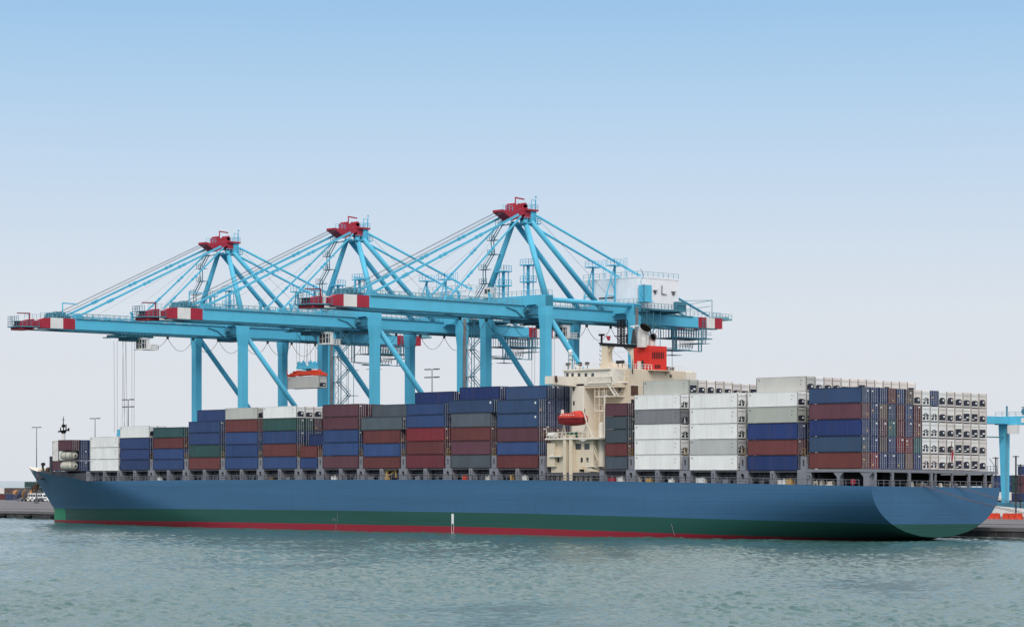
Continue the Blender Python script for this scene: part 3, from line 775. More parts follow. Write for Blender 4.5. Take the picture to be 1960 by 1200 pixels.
# stern platform
def stern():
    zb = cb[-1]
    x0, x1 = BX[-1]
    d = lambda y: -.0101*y
    m = MB()
    def slab(xa, xb, za, zt, y0, y1):
        m.add([(xa,y0,za+d(y0)),(xb,y0,za+d(y0)),(xb,y1,za+d(y1)),(xa,y1,za+d(y1)),(xa,y0,zt+d(y0)),(xb,y0,zt+d(y0)),(xb,y1,zt+d(y1)),(xa,y1,zt+d(y1))],
              [(0,3,2,1),(4,5,6,7),(0,1,5,4),(1,2,6,5),(2,3,7,6),(3,0,4,7)])
    slab(x0-.6, -.25, zb-.62, zb-.08, .15, 38.7)
    part(m, 'stern_platform', M['grey'])
    # side frames with big rounded openings
    zd = lambda x: sz(x, 0, DECK)
    xs_ = [xY(p, .3) for p in (1536,1552.5,1602,1607.5,1653,1664)]
    zt = zb-.63
    for a, b in ((xs_[0]-1.2, xs_[1]), ):
        m = MB(); m.plate('y', .25, .6, a, b, zd(a), zt, (a+b)/2+.5, (a+b)/2+1.5, zd(a)+.7, zt-.5); part(m, 'pillar', M['grey'])
    for a, b in ((xs_[2], xs_[3]), (xs_[4], xs_[5]-.1)):
        m = MB(); m.box(a, b, .25, .6, zd(a), zt)
        for s, e in ((-1, a), (1, b)): m.prism([(e, zt), (e + s*.9, zt), (e, zt-.9)] if s < 0 else [(e, zt), (e, zt-.9), (e+s*.9, zt)], 'y', .25, .6)
        m.box(a, b, .6, 1.4, zd(a), zt); part(m, 'pillar', M['grey'])
    # posts on the transom
    for p in (1675.5, 1708.5, 1741, 1783, 1791, 1823, 1855, 1886, 1900):
        y = yX(p, -.4)
        wd = .55 if p not in (1791, 1823, 1900) else .22
        m = MB(); m.box(-.7, -.3, y-wd/2, y+wd/2, sz(0,y,DECK)-.05, zt+d(y)+.01)
        if wd > .5: m.prism([(y-wd/2, zt+d(y)), (y-wd/2, zt-.5+d(y)), (y-wd/2-.5, zt+d(y))], 'x', -.7, -.3)
        part(m, 'transom_post', M['grey'])
    m = MB()
    m.box(-13.5, -13.2, 1.5, 38.2, 10, zt+.6); m.box(-13.2, -1.2, 38.0, 38.2, 10, zt-.45)
    m.box(-13, -6, 6, 6.3, 10, zt); m.box(-9, -8.6, 14, 22, 10, zt)
    part(m, 'mooring_deck_bulkhead', M['dark'])  # dark colour stands in for the shade inside the mooring deck
    for p, c_, nm in ((1676,'creamw','fairlead'),(1773,'grey','fairlead'),(1803,'creamw','fairlead'),(1833,'grey','fairlead'),(1900,'creamw','fairlead')):
        y = yX(p, -.5); zf = sz(0,y,DECK)
        m = MB(); m.tube((-.9,y-.25,zf+.45),(-.9,y+.25,zf+.45),.28,10); m.box(-1.2,-.6,y-.3,y+.3,zf,zf+.3); part(m, nm, M[c_])
    for p in (1740, 1760, 1815, 1570, 1590, 1560):
        if p > 1668: y = yX(p, -3); x = -3
        else: x = xY(p, 2); y = 2
        zf = sz(x,y,DECK)-.15
        m = MB(); m.box(x-.8,x+.8,y-.5,y+.5,zf,zf+.35); m.tube((x-.5,y-.1,zf+.6),(x+.5,y-.1,zf+.6),.33,10); m.tube((x+.55,y,zf+.6),(x+.7,y,zf+.6),.5,10)
        part(m, 'winch', M['creamw'])
    x = xY(1637,1.5); zf = zd(x)
    m = MB(); m.tube((x,.8,zf+.7),(x,1.0,zf+.7),.55,14); part(m, 'hose_reel', M['cred'])
    m = MB(); m.rail([(x0-.4,.3,zb-.06),(x0-.3,.3,zb-.06)],1,1,.04)
    y=38.3; m.rail([(-.3,y-.2,zb-.5),(-.3,y+.3,zb-.5)],2.4,1,.04); m.bar((-.4,y-2.2,zb+2.0),(-.3,y+.2,zb-.3),.08); m.rail([(-.3,y-3,zb-.5),(-.3,y,zb-.5)],1,1,.04)
    part(m, 'stern_ladder', M['grey'])
    # flag staff with a red ensign
    y = yX(1815, -.1); zf = zb-.1
    m = MB(); m.tube((-.1,y,zf),(.6,y+.2,zf+5.2),.06,6)
    for q in (-1.2,1.0): m.tube((.5,y+.2,zf+4.8),(-.1,y+q,zf),.03,4)
    part(m, 'flag_staff', M['rust'])
    m = MB(); m.add([(.55,y+.2,zf+3.6),(.56,y+.75,zf+3.0),(.5,y+.5,zf+1.2),(.5,y+.1,zf+1.6)],[(0,1,2,3)]); m.add([(.65,y+.25,zf+3.6),(.62,y+.0,zf+3.0),(.56,y+.15,zf+1.4),(.56,y+.5,zf+1.6)],[(3,2,1,0)]); part(m, 'flag', M['cred'])
stern()

# painted marks on the hull
def marks():
    m = MB(); xa = xY(864.2, 0); xb = xY(868.6, 0)
    za, zm, zb_ = zY(866,983,0), zY(866,1002,0), zY(866,1020,0)
    m.box(xa, xb, -.012, -.004, zm, za)
    for a, b in ((xa, xa+.08), (xb-.08, xb)): m.box(a, b, -.012, -.004, zb_, zm-.002)
    m.box(xa+.08, xb-.08, -.012, -.004, zb_, zb_+.14)
    part(m, 'draught_gauge_mark', M['white'])
    m = MB(); x = xY(645.5, 0)
    z = zY(645,982,0); zl = zY(645,1014,0)
    m.box(x, x+.09, -.012, -.004, (z+zl)/2, z); m.box(x-.5, x-.38, -.012, -.004, zl, (z+zl)/2-.01)
    xm = xY(641,0); m.box(xm-.25, xm+.2, -.012, -.004, zY(641,995,0), zY(641,993,0)); m.box(xY(637,0), xY(637.8,0), -.012, -.004, zY(637,997,0), zY(637,991,0))
    part(m, 'load_line_mark', M['grey'])
    m = MB(); a = xY(1285,0); b = xY(1291,0)
    m.bar((a, -.02, zY(1285,1002,0)), (b, -.02, zY(1291,1024,0)), .12, .02)
    part(m, 'draught_mark', M['grey'])
marks()

# ------------------------------------------------------------------ superstructure
def house():
    zd = lambda x: sz(x, 0, DECK)-.15
    def windows(par, rects, y=None, x=None, m='glass', nm='window'):
        for a, b, z0, z1 in rects:
            w_ = MB()
            if y is not None: w_.box(a, b, y-.03, y+.05, z0, z1)
            else: w_.box(x-.05, x+.03, a, b, z0, z1)
            fr = part(w_, nm, M[m], par)
    Y1 = 1.3
    X0, X1 = xY(1055,Y1), xY(1136,Y1)
    z1 = zY(1095,840,Y1)
    h = MB(); h.box(X0, X1, Y1, 37.4, zd(X0), z1-.001)
    h.box(X0-.6, X0+1.6, Y1-.6, Y1+2, zY(1055,893,Y1), zY(1055,848,Y1))
    low = part(h, 'lower_house', M['cream'])
    ws = []
    for p0,p1,q0,q1 in ((1102,1112.5,860,848.5),(1118.5,1128.5,860,848.5)): ws.append((xY(p0,Y1),xY(p1,Y1),zY(p0,q0,Y1),zY(p0,q1,Y1)))
    windows(low, ws, y=Y1)
    ws = []
    for p0,p1 in ((1067,1070.5),(1111.5,1115.5),(1122.5,1126.5)): ws.append((xY(p0,Y1),xY(p1,Y1),zY(p0,884.5,Y1),zY(p0,875.5,Y1)))
    windows(low, ws, y=Y1, m='dark', nm='door')
    # posts
    for p in (1080.5, 1092):
        x = xY(p, .3); q = MB(); q.box(x-.42, x+.42, .3, 1.29, zd(x)+.2, zY(p,834,.3)); q.prism([(.3,zY(p,834,.3)),(1.29,zY(p,834,.3)),(1.29,zY(p,831,.3))],'x',x-.42,x+.42)
        part(q, 'support_column', M['cream'])
    # little balconies
    for p0,p1,py in ((1050,1073,873),(1122,1139,892)):
        q = MB(); a,b = xY(p0,.3), xY(p1,.3); z = zY(p0,py,.3); q.box(a,b,.3,1.29,z-.15,z+.12); q.rail([(b,.35,z+.1),(b-2.3,.35,z+.1)],.95,1,.035)
        part(q, 'balcony', M['creamw'])
    # base beams & clutter of the deck in front
    q = MB(); a,b = xY(1042,.5), xY(1152,.5); z0,z1_ = zY(1100,910,.5), zY(1100,904,.5)
    q.box(a,b,.5,1.0,z0,z1_)
    for i in range(13):
        x = a + (b-a)*i/12; q.box(x-.12,x+.12,.5,1.0,zd(x),z0-.001)
    part(q, 'deck_girder', M['greyd'])
    # boat deck
    zbt = zY(1095,839,.2)
    q = MB(); a,b = xY(1043,.2), xY(1146,.2); q.box(a,b,.2,12,zbt-.18,zbt+.12); q.prism([(a,zbt-.18),(b-3,zbt-.18),(b-4.5,zbt-.6),(b-6,zbt-.18)],'y',.3,.5)
    part(q, 'boat_deck', M['creamw'])
    q = MB(); q.rail([(a,.3,zbt+.12),(b,.3,zbt+.12)],1.15,1.2,.035); q.rail([(a,.3,zbt+.12),(a,9,zbt+.12)],1.15,1.2,.035)
    q.path([(a+.3,.4,zbt),(a+.3,.4,zbt+2.2),(a+.6,.4,zbt+2.5),(a+1,.4,zbt+2.3)],.06)
    part(q, 'boat_deck_railing', M['creamw'])
    q = MB()
    for p,r in ((1053,.42),(1059,.55)):
        x = xY(p,.8); q.tube((x-.55,.9,zbt+.8),(x+.55,.9,zbt+.8),r,12)
    part(q, 'life_raft_canister', M['white'], smooth=False)
    x = xY(1094,1.5); part(MB().box(x-1.0,x+1.0,1.2,2.4,zbt+.2,zbt+1.3), 'deck_box', M['green'])
    for p in (1099, 1105, 1113, 1119, 1127):
        x = xY(p,2.5); part(MB().box(x-.25,x+.25,2.2,2.8,zbt+.13,zbt+random.uniform(.8,1.5)), 'deck_locker', M['cream' if p % 2 else 'rust'])
    # tower
    YT = 7.2
    XT0, XT1 = xY(1081.5,YT), xY(1118,YT)
    zw = zY(1095,741,YT)
    q = MB(); ch = 2.0
    q.prism([(XT0+ch*.0,YT+1.4),(XT0+ch,YT),(XT1,YT),(XT1,38.8-YT),(XT0,38.8-YT)],'z',11,zw+.6)
    tower = part(q, 'accommodation_tower', M['creamw'])
    for p,py in ((1098.5,744),(1098.5,771.5)):
        x = xY(p,YT); z = zY(p,py,YT); windows(tower, [(x-.22,x+.22,z-.42,z+.42)], y=YT, m='dark')
    # casing behind
    YK = yX(1138, XT1)
    XK = xY(1203, YK); zk = zY(1203,706.5,YK)
    YK2 = yX(1313, XK)
    q = MB(); q.box(XT1-1.5, XK, YK, YK2, 11, zk)
    cas = part(q, 'engine_casing', M['cream'])
    part(MB().box(XK+.003, XK+.06, yX(1207.5,XK), yX(1221,XK), zX(1215,757,XK), zX(1215,738,XK)), 'louvre_door', M['rust'], cas)
    part(MB().box(XK+.003, XK+.06, yX(1208,XK), yX(1214,XK), zX(1212,775,XK), zX(1212,764,XK)), 'doorway', M['dark'], cas)
    windows(cas, [(yX(1282,XK), yX(1285.5,XK), zX(1284,722,XK), zX(1284,717,XK))], x=XK+.02, m='dark')
    for p,py in ((1186,747),(1186,713),(1174.5,718.5),(1169,718)):
        x = xY(p,YK); z = zY(p,py,YK); windows(cas, [(x-.3,x+.3,z-.45,z+.45)], y=YK, m='dark')
    # seam bands on the casing
    q = MB()
    for py in (737,764): z = zX(1203,py,XK); q.box(XK-10, XK+.03, YK-.03, YK2, z-.05, z+.05)
    part(q, 'casing_rib', M['creamw'])
    # bridge wing
    XW0 = xY(1043,.3); XW1 = xY(1057.5,.3)
    zt, zl, zi = zY(1043,720,.3), zY(1043,735.2,.3), zY(1057,735,.3)
    zin = zX(1108,740.5,XW1)
    q = MB(); q.prism([(.3,zl),(.3,zt),(38.5,zt),(38.5,zl),(30,zin),(YT+1,zin)],'x',XW0,XW1)
    wing = part(q, 'bridge_wing', M['creamw'])
    x = XW1+.05; q = MB(); yy = yX(1063,XW1)
    q.box(x,x+.25,yy-.25,yy+.25,zX(1063,722,XW1)-.4,zX(1063,722,XW1)+.3); q.box(x,x+.25,yy-.2,yy+.4,zX(1063,728,XW1)-.3,zX(1063,728,XW1)+.3); part(q, 'wing_lamp', M['rust'], wing)
    # wheelhouse
    XH0, XH1 = xY(1079,YT), xY(1176,YT)
    zf, ztop = zY(1095,739,YT), zY(1095,707,YT)
    q = MB(); q.box(XW1+.002, XH1, YT, 38.8-YT, zf, ztop-.3)
    q.box(XH0, XW1, YT, 38.8-YT, zt-.6, ztop-.3); q.box(XH0-.1, XH1-1, YT-.4, 38.8-YT+.4, ztop-.3, ztop)
    wh = part(q, 'wheelhouse', M['creamw'])
    ws = []
    for p in (1086,1096,1108.5,1121.5,1134.5): x = xY(p,YT); ws.append((x-.36,x+.36,zY(p,720.5,YT),zY(p,714,YT)))
    windows(wh, ws, y=YT)
    # wing deck aft of the wheelhouse and lower galleries
    def gallery(p0, p1, py, ya, name):
        q = MB(); a,b = xY(p0,ya), xY(p1,ya); z = zY(p0,py,ya)
        q.prism([(a,ya),(b-1.6,ya),(b,YK),(a,YK)],'z',z-.12,z+.1)
        q.rail([(a,ya+.05,z+.1),(b-1.6,ya+.05,z+.1)],1.0,1.2,.035); q.rail([(b-1.6,ya+.05,z+.1),(b,YK,z+.1)],1.0,1.2,.035)
        part(q, name, M['creamw'])
        return a,b,z
    g1 = gallery(1124,1181,733,YT-.2,'upper_gallery'); g2 = gallery(1138,1178,759,YT+.3,'middle_gallery'); g3 = gallery(1138,1160,786,YT+.3,'lower_gallery')
    q = MB(); q.box(XT1-.2,xY(1178,YT),YT+.15,YK,g1[2]-1.0,g1[2]-.13)
    # gallery posts
    for p in (1138.5,1147,1156.5):
        x = xY(p,YT+.4); q.box(x-.08,x+.08,YT+.35,YT+.5,zY(p,838,YT+.4),g1[2]-1.0)
    part(q, 'gallery_frame', M['cream'])
    q = MB()      # stairs
    for (pa,ya_,pb,yb) in ((1163,708,1176,730),(1163,735,1178,758)):
        a = Vector((xY(pa,YT),YT,zY(pa,ya_,YT))); b = Vector((xY(pb,YT),YT,zY(pb,yb,YT)))
        q.bar(a,b,.12,.3); q.bar(a+Vector((0,.9,0)),b+Vector((0,.9,0)),.12,.3); q.bar(a+Vector((0,0,1)),b+Vector((0,0,1)),.07)
    part(q, 'stairway', M['creamw'])
    # deck house with the radar mast
    q = MB(); a,b = xY(1149,YT+1.6), xY(1168,YT+1.6)
    zmh = zY(1150,694,YT+1.6); q.prism([(a,ztop),(b+1.2,ztop),(b,zmh),(a,zmh)],'y',YT+1.6,YT+6)
    part(q, 'mast_house', M['cream'])
    ym = YT+3.4; xm0,xm1 = xY(1154,ym), xY(1165.5,ym)
    zb0,zb1 = zY(1160,661,ym), zY(1160,655,ym)
    q = MB(); q.box(xm0,xm1,ym-.4,ym+1.0,zmh-.2,zb0)
    # arch towards the funnel
    xe = xY(1211,ym)
    q.prism([(xm1,zb0),(xm1+1.6,zb0),(xm1,zb0-1.4)],'y',ym,ym+.5); q.prism([(xe-.2,zb0),(xe-.2,zb0-5),(xe-.55,zb0-2.4),(xe-1.4,zb0-1.2),(xe-2.8,zb0-.1)],'y',ym,ym+.5)
    part(q, 'mast', M['cream'])
    q = MB(); q.prism([(xm0-.9,zb1),(xe,zb0-.1),(xe,zb0-.8),(xm0-.2,zb0-.0)],'y',ym-.5,ym+1.2)
    q.path([(xe-2.8,ym+.2,zb0-.4),(xe-1.2,ym+.2,zb0-1.4),(xe-.3,ym+.2,zb0-3),(xe-.2,ym+.2,zb0-6)],.12)
    for k in range(5): z = zb0-.2-k*.95; q.path([(xm0-.05,ym,z),(xm0-.8,ym,z),(xm0-.9,ym,z+.4)],.05); 
    part(q, 'mast_beam', M['black'])
    q = MB()  # lattice, radar and aerials
    for p in (1182.5, 1188, 1193.5):
        x = xY(p,ym); q.bar((x,ym,zb0),(x,ym,zY(p,612,ym)),.16); q.bar((x,ym+1.2,zb0),(x,ym+1.2,zY(p,612,ym)),.14)
    xa,xb = xY(1182.5,ym),xY(1193.5,ym); zt_ = zY(1188,612,ym)
    n = 9
    for k in range(n):
        z0_ = zb0+(zt_-zb0)*k/n; z1_ = zb0+(zt_-zb0)*(k+1)/n
        q.bar((xa,ym,z0_),(xb,ym,z1_),.09); q.bar((xb,ym,z0_),(xa,ym,z1_),.09); q.bar((xa-.3,ym+.6,z1_),(xb+.3,ym+.6,z1_),.09)
    for dz_,l in ((.0,1.6),(1.4,1.1),(3.2,1.3)): q.box(xa-l*.4,xb+l*.4,ym-.5,ym+.4,zt_-dz_-.15,zt_-dz_)
    part(q, 'radar_lattice', M['black']); q = MB()
    x = xY(1151.5,ym); q.bar((x,ym,zb1-.2),(x,ym,zY(1151,641,ym)),.3); q.box(x-.5,x+.5,ym-.4,ym+.4,zY(1151,641,ym)-.2,zY(1151,641,ym)+.2)
    part(q, 'aerial_post', M['black']); q = MB()
    x = xY(1200,ym); q.bar((x,ym,zb1-.5),(x,ym,zb1+1.4),.3)
    part(q, 'aerial_post', M['black'])
    q = MB(); z = zY(1151,637,ym)
    q.bar((xY(1144,ym),ym,z+.4),(xY(1160,ym),ym,z-.1),.14,.2); q.bar((xY(1207,ym),ym,zY(1210,624.5,ym)),(xY(1222,ym),ym,zY(1210,624,ym)),.18,.25); q.tube((xY(1213,ym),ym,zY(1213,628,ym)),(xY(1213,ym),ym,zY(1213,624.6,ym)),.2,8)
    part(q, 'radar_scanner', M['white'])
    q = MB(); x = xY(1213,ym); q.tube((x,ym,zb1-.6),(x,ym,zY(1213,630,ym)),.62,8,.2); part(q, 'funnel_mast_cone', M['dark'])
    q = MB(); a,b = xY(1160,ym-.5),xY(1169,ym-.5); q.prism([(a,zY(1160,643.5,ym)),(b,zY(1160,643.8,ym)),(b-.25,zY(1160,652.5,ym)),(a+.5,zY(1160,652.5,ym))],'y',ym-.55,ym-.5); part(q, 'signal_flag', M['cred'])
    q = MB()
    q.tube((xm1,ym,zb0-1.5),(xY(1180,ym),ym,ztop),.05,4); q.tube((xm1+.5,ym,zb0-.7),(xY(1200,ym),ym,ztop+1),.03,4); q.tube((xe-1,ym,zb0-1.4),(xY(1184,ym),ym,ztop+3.2),.03,4)
    part(q, 'stay_wire', M['grey'])
    # things on the wheelhouse roof
    yr = YT+1
    q = MB()
    for p,py,r in ((1091.5,673,.45),(1109,703,.75)):
        x = xY(p,yr); z = zY(p,py,yr)
        for k in range(6):
            a0,a1 = -math.pi/2+k*math.pi/6, -math.pi/2+(k+1)*math.pi/6
            q.tube((x,yr,z+r*math.sin(a0)),(x,yr,z+r*math.sin(a1)),max(r*math.cos(a0),.01),12,max(r*math.cos(a1),.01),caps=False)
        q.tube((x,yr,ztop),(x,yr,z-r*.5),.16,8)
    x = xY(1091.5,yr)
    for z in (678,686,694): q.box(x-.55,x+.55,yr-.4,yr+.4,zY(1091,z,yr)-.06,zY(1091,z,yr)+.06)
    q.bar((x-.35,yr,ztop),(x-.3,yr,zY(1091,678,yr)),.09); q.bar((x+.35,yr,ztop),(x+.3,yr,zY(1091,678,yr)),.09)
    for p0,p1,py in ((1097,1099,688),(1100,1102,691),(1104,1101,693)): q.bar((xY(p0,yr),yr,ztop),(xY(p1-1,yr),yr,zY(p1,py,yr)),.12)
    part(q, 'radome_mast', M['white'], smooth=False)
    q = MB(); q.rail([(XH0+.5,YT-.3,ztop),(xY(1149,YT),YT-.3,ztop)],1.0,1.4,.03); part(q, 'roof_railing', M['creamw'])
    for p in (1087,1110,1124,1183,1191): x = xY(p,YT+.6); z = ztop; part(MB().box(x-.05,x+.05,YT+.55,YT+.65,z,z+.9).box(x-.35,x+.35,YT+.3,YT+.9,z+.8,z+1.4), 'searchlight', M['dark'])
    # funnel
    YF = yX(1243, XK-.5); YF2 = yX(1276, XK-.5); XF0 = xY(1211, YF); XF1 = XK-.5
    zft = zX(1243,661.5,XF1)
    q = MB(); q.box(XF0,XF1,YF,YF2,zk,zft); q.box(XF0-.05,XF1+.05,YF-.05,YF2+.05,zft-1.0,zft-.92); fun = part(q, 'funnel', M['fred'])
    for i in range(7):
        p = 1249+i*3.35; y = yX(p,XF1); part(MB().box(XF1+.003,XF1+.05,y-.11,y+.16,zX(p,686.5,XF1),zX(p,674,XF1)), 'vent_slot', M['black'], fun)
    for i in range(4):
        p = 1254.5+i*2.9; y = yX(p,XF1); part(MB().box(XF1+.003,XF1+.05,y-.12,y+.15,zX(p,705,XF1),zX(p,698,XF1)), 'vent_slot', M['black'], fun)
    x = xY(1227,YF); part(MB().box(x-.6,x+.1,YF-.5,YF-.06,zk+.2,zk+1.9), 'locker', M['creamw'], fun); part(MB().box(x+.15,x+.75,YF-.06,YF-.003,zk,zk+2), 'funnel_door', M['dark'], fun)
    q = MB(); q.rail([(XF0-.3,YK+.2,zk),(XK-.1,YK+.2,zk),(XK-.1,yX(1248,XK),zk)],1.1,.9,.045); q.rail([(XK-.1,yX(1280,XK),zk),(XK-.1,YK2-.1,zk)],1.0,1,.03); part(q, 'casing_railing', M['cwhite'])
    q = MB(); ya_,yb_ = yX(1240,XK),yX(1281,XK); q.box(XK+.002,XK+1.3,ya_,yb_,zk-.12,zk+.02); q.prism([(XK+.002,zk-.12),(XK+1.2,zk-.12),(XK+.002,zk-1)],'y',ya_+1,ya_+1.15); q.prism([(XK+.002,zk-.12),(XK+1.2,zk-.12),(XK+.002,zk-1)],'y',yb_-1.2,yb_-1.05)
    part(q, 'casing_shelf', M['cream'])
    y = yX(1290,XK); q = MB(); q.bar((XK-.5,y,zk),(XK-.5,y,zk+5.4),.06); q.box(XK-.8,XK-.2,y-.3,y+.3,zk+.2,zk+.8); y2 = yX(1282,XK); q.tube((XK-.6,y2,zk),(XK-.6,y2,zk+.9),.4,8); part(q, 'stern_light_mast', M['rust'])
    # exhaust pipes: bent trunks with dark mouths
    def trunk(y, x, r, pts, mouth_r, ring=True):
        q = MB(); P = [Vector(p_) for p_ in pts]; n = 18
        dirs = [(P[min(i+1,len(P)-1)]-P[max(i-1,0)]).normalized() for i in range(len(P))]
        rings = []
        for p_, d_ in zip(P, dirs):
            u = Vector((1,0,0)) if abs(d_.x) < .9 else Vector((0,1,0)); u = (u - d_*u.dot(d_)).normalized(); v = d_.cross(u)
            rings.append([p_ + (u*math.cos(2*math.pi*k/n) + v*math.sin(2*math.pi*k/n))*r for k in range(n)])
        vs = [v_ for rg in rings for v_ in rg]; fs = []
        for i in range(len(rings)-1):
            for k in range(n): fs.append((i*n+k, i*n+(k+1)%n, (i+1)*n+(k+1)%n, (i+1)*n+k))
        q.add(vs, fs); part(q, 'exhaust_pipe', M['pipe'], fun, smooth=True)
        c_ = P[-1]-dirs[-1]*.25; u = Vector((1,0,0)); u = (u - dirs[-1]*u.dot(dirs[-1])).normalized(); v = dirs[-1].cross(u)
        q = MB(); q.add([c_ + (u*math.cos(2*math.pi*k/n)+v*math.sin(2*math.pi*k/n))*r*.97 for k in range(n)], [tuple(range(n))])  # black disc standing in for the shade inside the pipe
        rr = rings[-1]; q.add(rr + [c_+dirs[-1]*.25 + (a_-c_-dirs[-1]*.25)*.9 for a_ in rr] + [a_-dirs[-1]*.9*0 for a_ in rr][:0], [(k,(k+1)%n,n+(k+1)%n,n+k) for k in range(n)])
        part(q, 'pipe_mouth', M['mouth_black'], fun)
    xa = XF1-1.9; ya_ = yX(1231,xa)
    s_ = .68
    trunk(ya_, xa, 1.2, [(xa,ya_,zft-.3),(xa,ya_,zft+1.2),(xa,ya_,zft+2.1),(xa+.15,ya_-.05,zft+2.8),(xa+.5,ya_-.15,zft+3.35),(xa+.95,ya_-.3,zft+3.75)], 1.2)
    xb = XF1-1.5; yb_ = yX(1247,xb)
    trunk(yb_, xb, .8, [(xb,yb_,zft-.3),(xb,yb_,zft+.9),(xb+.1,yb_-.05,zft+1.4),(xb+.4,yb_-.1,zft+1.75),(xb+.85,yb_-.2,zft+1.9)], .8)
    # vertical pipe beside the lower house
    yp = 3.2; x = xY(1151.5,yp); q = MB(); q.tube((x,yp,zY(1151,893,yp)),(x,yp,zY(1151,811,yp)),.68,16); q.tube((x,yp,zY(1151,811,yp)),(x,yp,zY(1151,808,yp)),.5,12)
    part(q, 'vent_trunk', M['creamw'], smooth=False)
    x = xY(1157.5,.9); q = MB(); q.bar((x,.9,zY(1157,838,.9)),(x,.9,zY(1157,757,.9)),.2); q.path([(x,.9,zY(1157,757,.9)),(x+.7,.9,zY(1157,757,.9))],.08); part(q, 'guide_post', M['creamw'])
    # stair at the aft side of the lower house
    q = MB(); a = Vector((xY(1137,.5),.5,zY(1137,862,.5))); b = Vector((xY(1145,.5),.5,zY(1145,880,.5)))
    q.bar(a,b,.12,.25); q.bar(a+Vector((0,0,1)),b+Vector((0,0,1)),.08)
    for z in (898,893): q.box(xY(1109,.5),xY(1113,.5),.5,1.2,zY(1110,902,.5),zY(1110,z,.5))
    q.prism([(xY(1124,.5),zY(1124,902,.5)),(xY(1142,.5),zY(1142,902,.5)),(xY(1127,.5),zY(1127,893,.5)),(xY(1124,.5),zY(1124,893,.5))],'y',.5,1.2)
    part(q, 'side_stair', M['cream'])
    # davits and lifeboat
    for p in (1076, 1118):
        q = MB(); xb_ = xY(p,.4)
        q.bar((xY(p-3,1.4),1.4,zbt+.1),(xY(p+4,.3),.3,zY(p,812,.3)),.16); q.bar((xY(p+8,1.4),1.4,zbt+.1),(xY(p+4,.3),.3,zY(p,812,.3)),.16)
        q.bar((xY(p+3,3),3,zbt+.1),(xY(p+5,.9),.9,zY(p,800,.9)),.18)
        if p == 1076: q.box(xY(1075,.5),xY(1077.5,.5),.3,.8,zY(1076,812,.5),zY(1076,784,.5)); part(q, 'lifeboat_davit', M['creamw'])
    q.bar((xY(1123,.8),.8,zY(1123,808,.8)),(xY(1113,.2),.2,zY(1113,775,.2)),.18); q.bar((xY(1123,.8),.8,zY(1123,808,.8)),(xY(1136,1.2),1.2,zbt+.1),.16); q.bar((xY(1123,.8),.8,zY(1123,808,.8)),(xY(1112,1.0),1.0,zbt+.1),.16); q.bar((xY(1126,.8),.8,zY(1126,808,.8)),(xY(1126,1.2),1.2,zbt+.1),.14)
    part(q, 'lifeboat_davit', M['creamw'])
    return zbt
zbt = house()
def lifeboat():
    y = 1.0; xa, xb = xY(1073,y), xY(1121,y); zt, zb = zY(1097,786,y), zY(1097,815,y)
    L = xb-xa; zm = zb + (zt-zb)*.50
    r = empty('lifeboat', ((xa+xb)/2, y, zb), 'enclosed orange lifeboat hanging from davits on the cream superstructure', 'lifeboat')
    up = MB(); lo = MB(); N = 18; K = 9
    def ring(t, upper):
        s = math.sin(math.pi*min(max(t,0.02),.98))**.28
        w = 1.35*s; x = xa + L*t; pts = []
        tp = interp([(0,.74),(.08,.84),(.5,.86),(.62,1.0),(.78,1.0),(.93,.74),(1,.56)], t)*(zt-zb)+zb
        sh = .18*(abs(t-.5)*2)**2
        for k in range(K):
            a = math.pi*k/(K-1)
            if upper: pts.append((x, y - w*math.cos(a)*(.98 if k in (0,K-1) else 1), zm + sh + (tp-zm-sh)*math.sin(a)**.5))
            else: pts.append((x, y - (w+.08)*math.cos(a), zm + sh - (zm-zb)*(.80+.2*s)*math.sin(a)**.42))
        return pts
    for mb, u in ((up, True), (lo, False)):
        for i in range(N+1): mb.v += ring(i/N, u)
        for i in range(N):
            for k in range(K-1):
                a = i*K+k; mb.f.append([a, a+K, a+K+1, a+1] if u else [a, a+1, a+K+1, a+K]); mb.m.append(0)
        mb.f.append(list(range(K))); mb.m.append(0); mb.f.append([N*K+k for k in range(K)][::-1]); mb.m.append(0)
    up.build('canopy', M['boat'], r, r.location, True); lo.build('boat_hull', M['boatd'], r, r.location, True)
    fb = MB(); fb.box(xa+.1, xb-.1, y-1.48, y-1.38, zm-.02, zm+.14); fb.build('rubbing_strip', M['boatd'], r, r.location)
    for k in range(6):
        x = xa + L*(.2+.1*k); MB().box(x-.12, x+.12, y-1.32, y-1.22, zm+.55, zm+.72).build('porthole', M['cwhite'], r, r.location)
    hk = MB()
    for t in (.04,.96): hk.bar((xa+L*t,y,zm+.5),(xa+L*t,y,zt+.35),.12)
    hk.build('lifting_hook', M['castg'], r, r.location)
lifeboat()
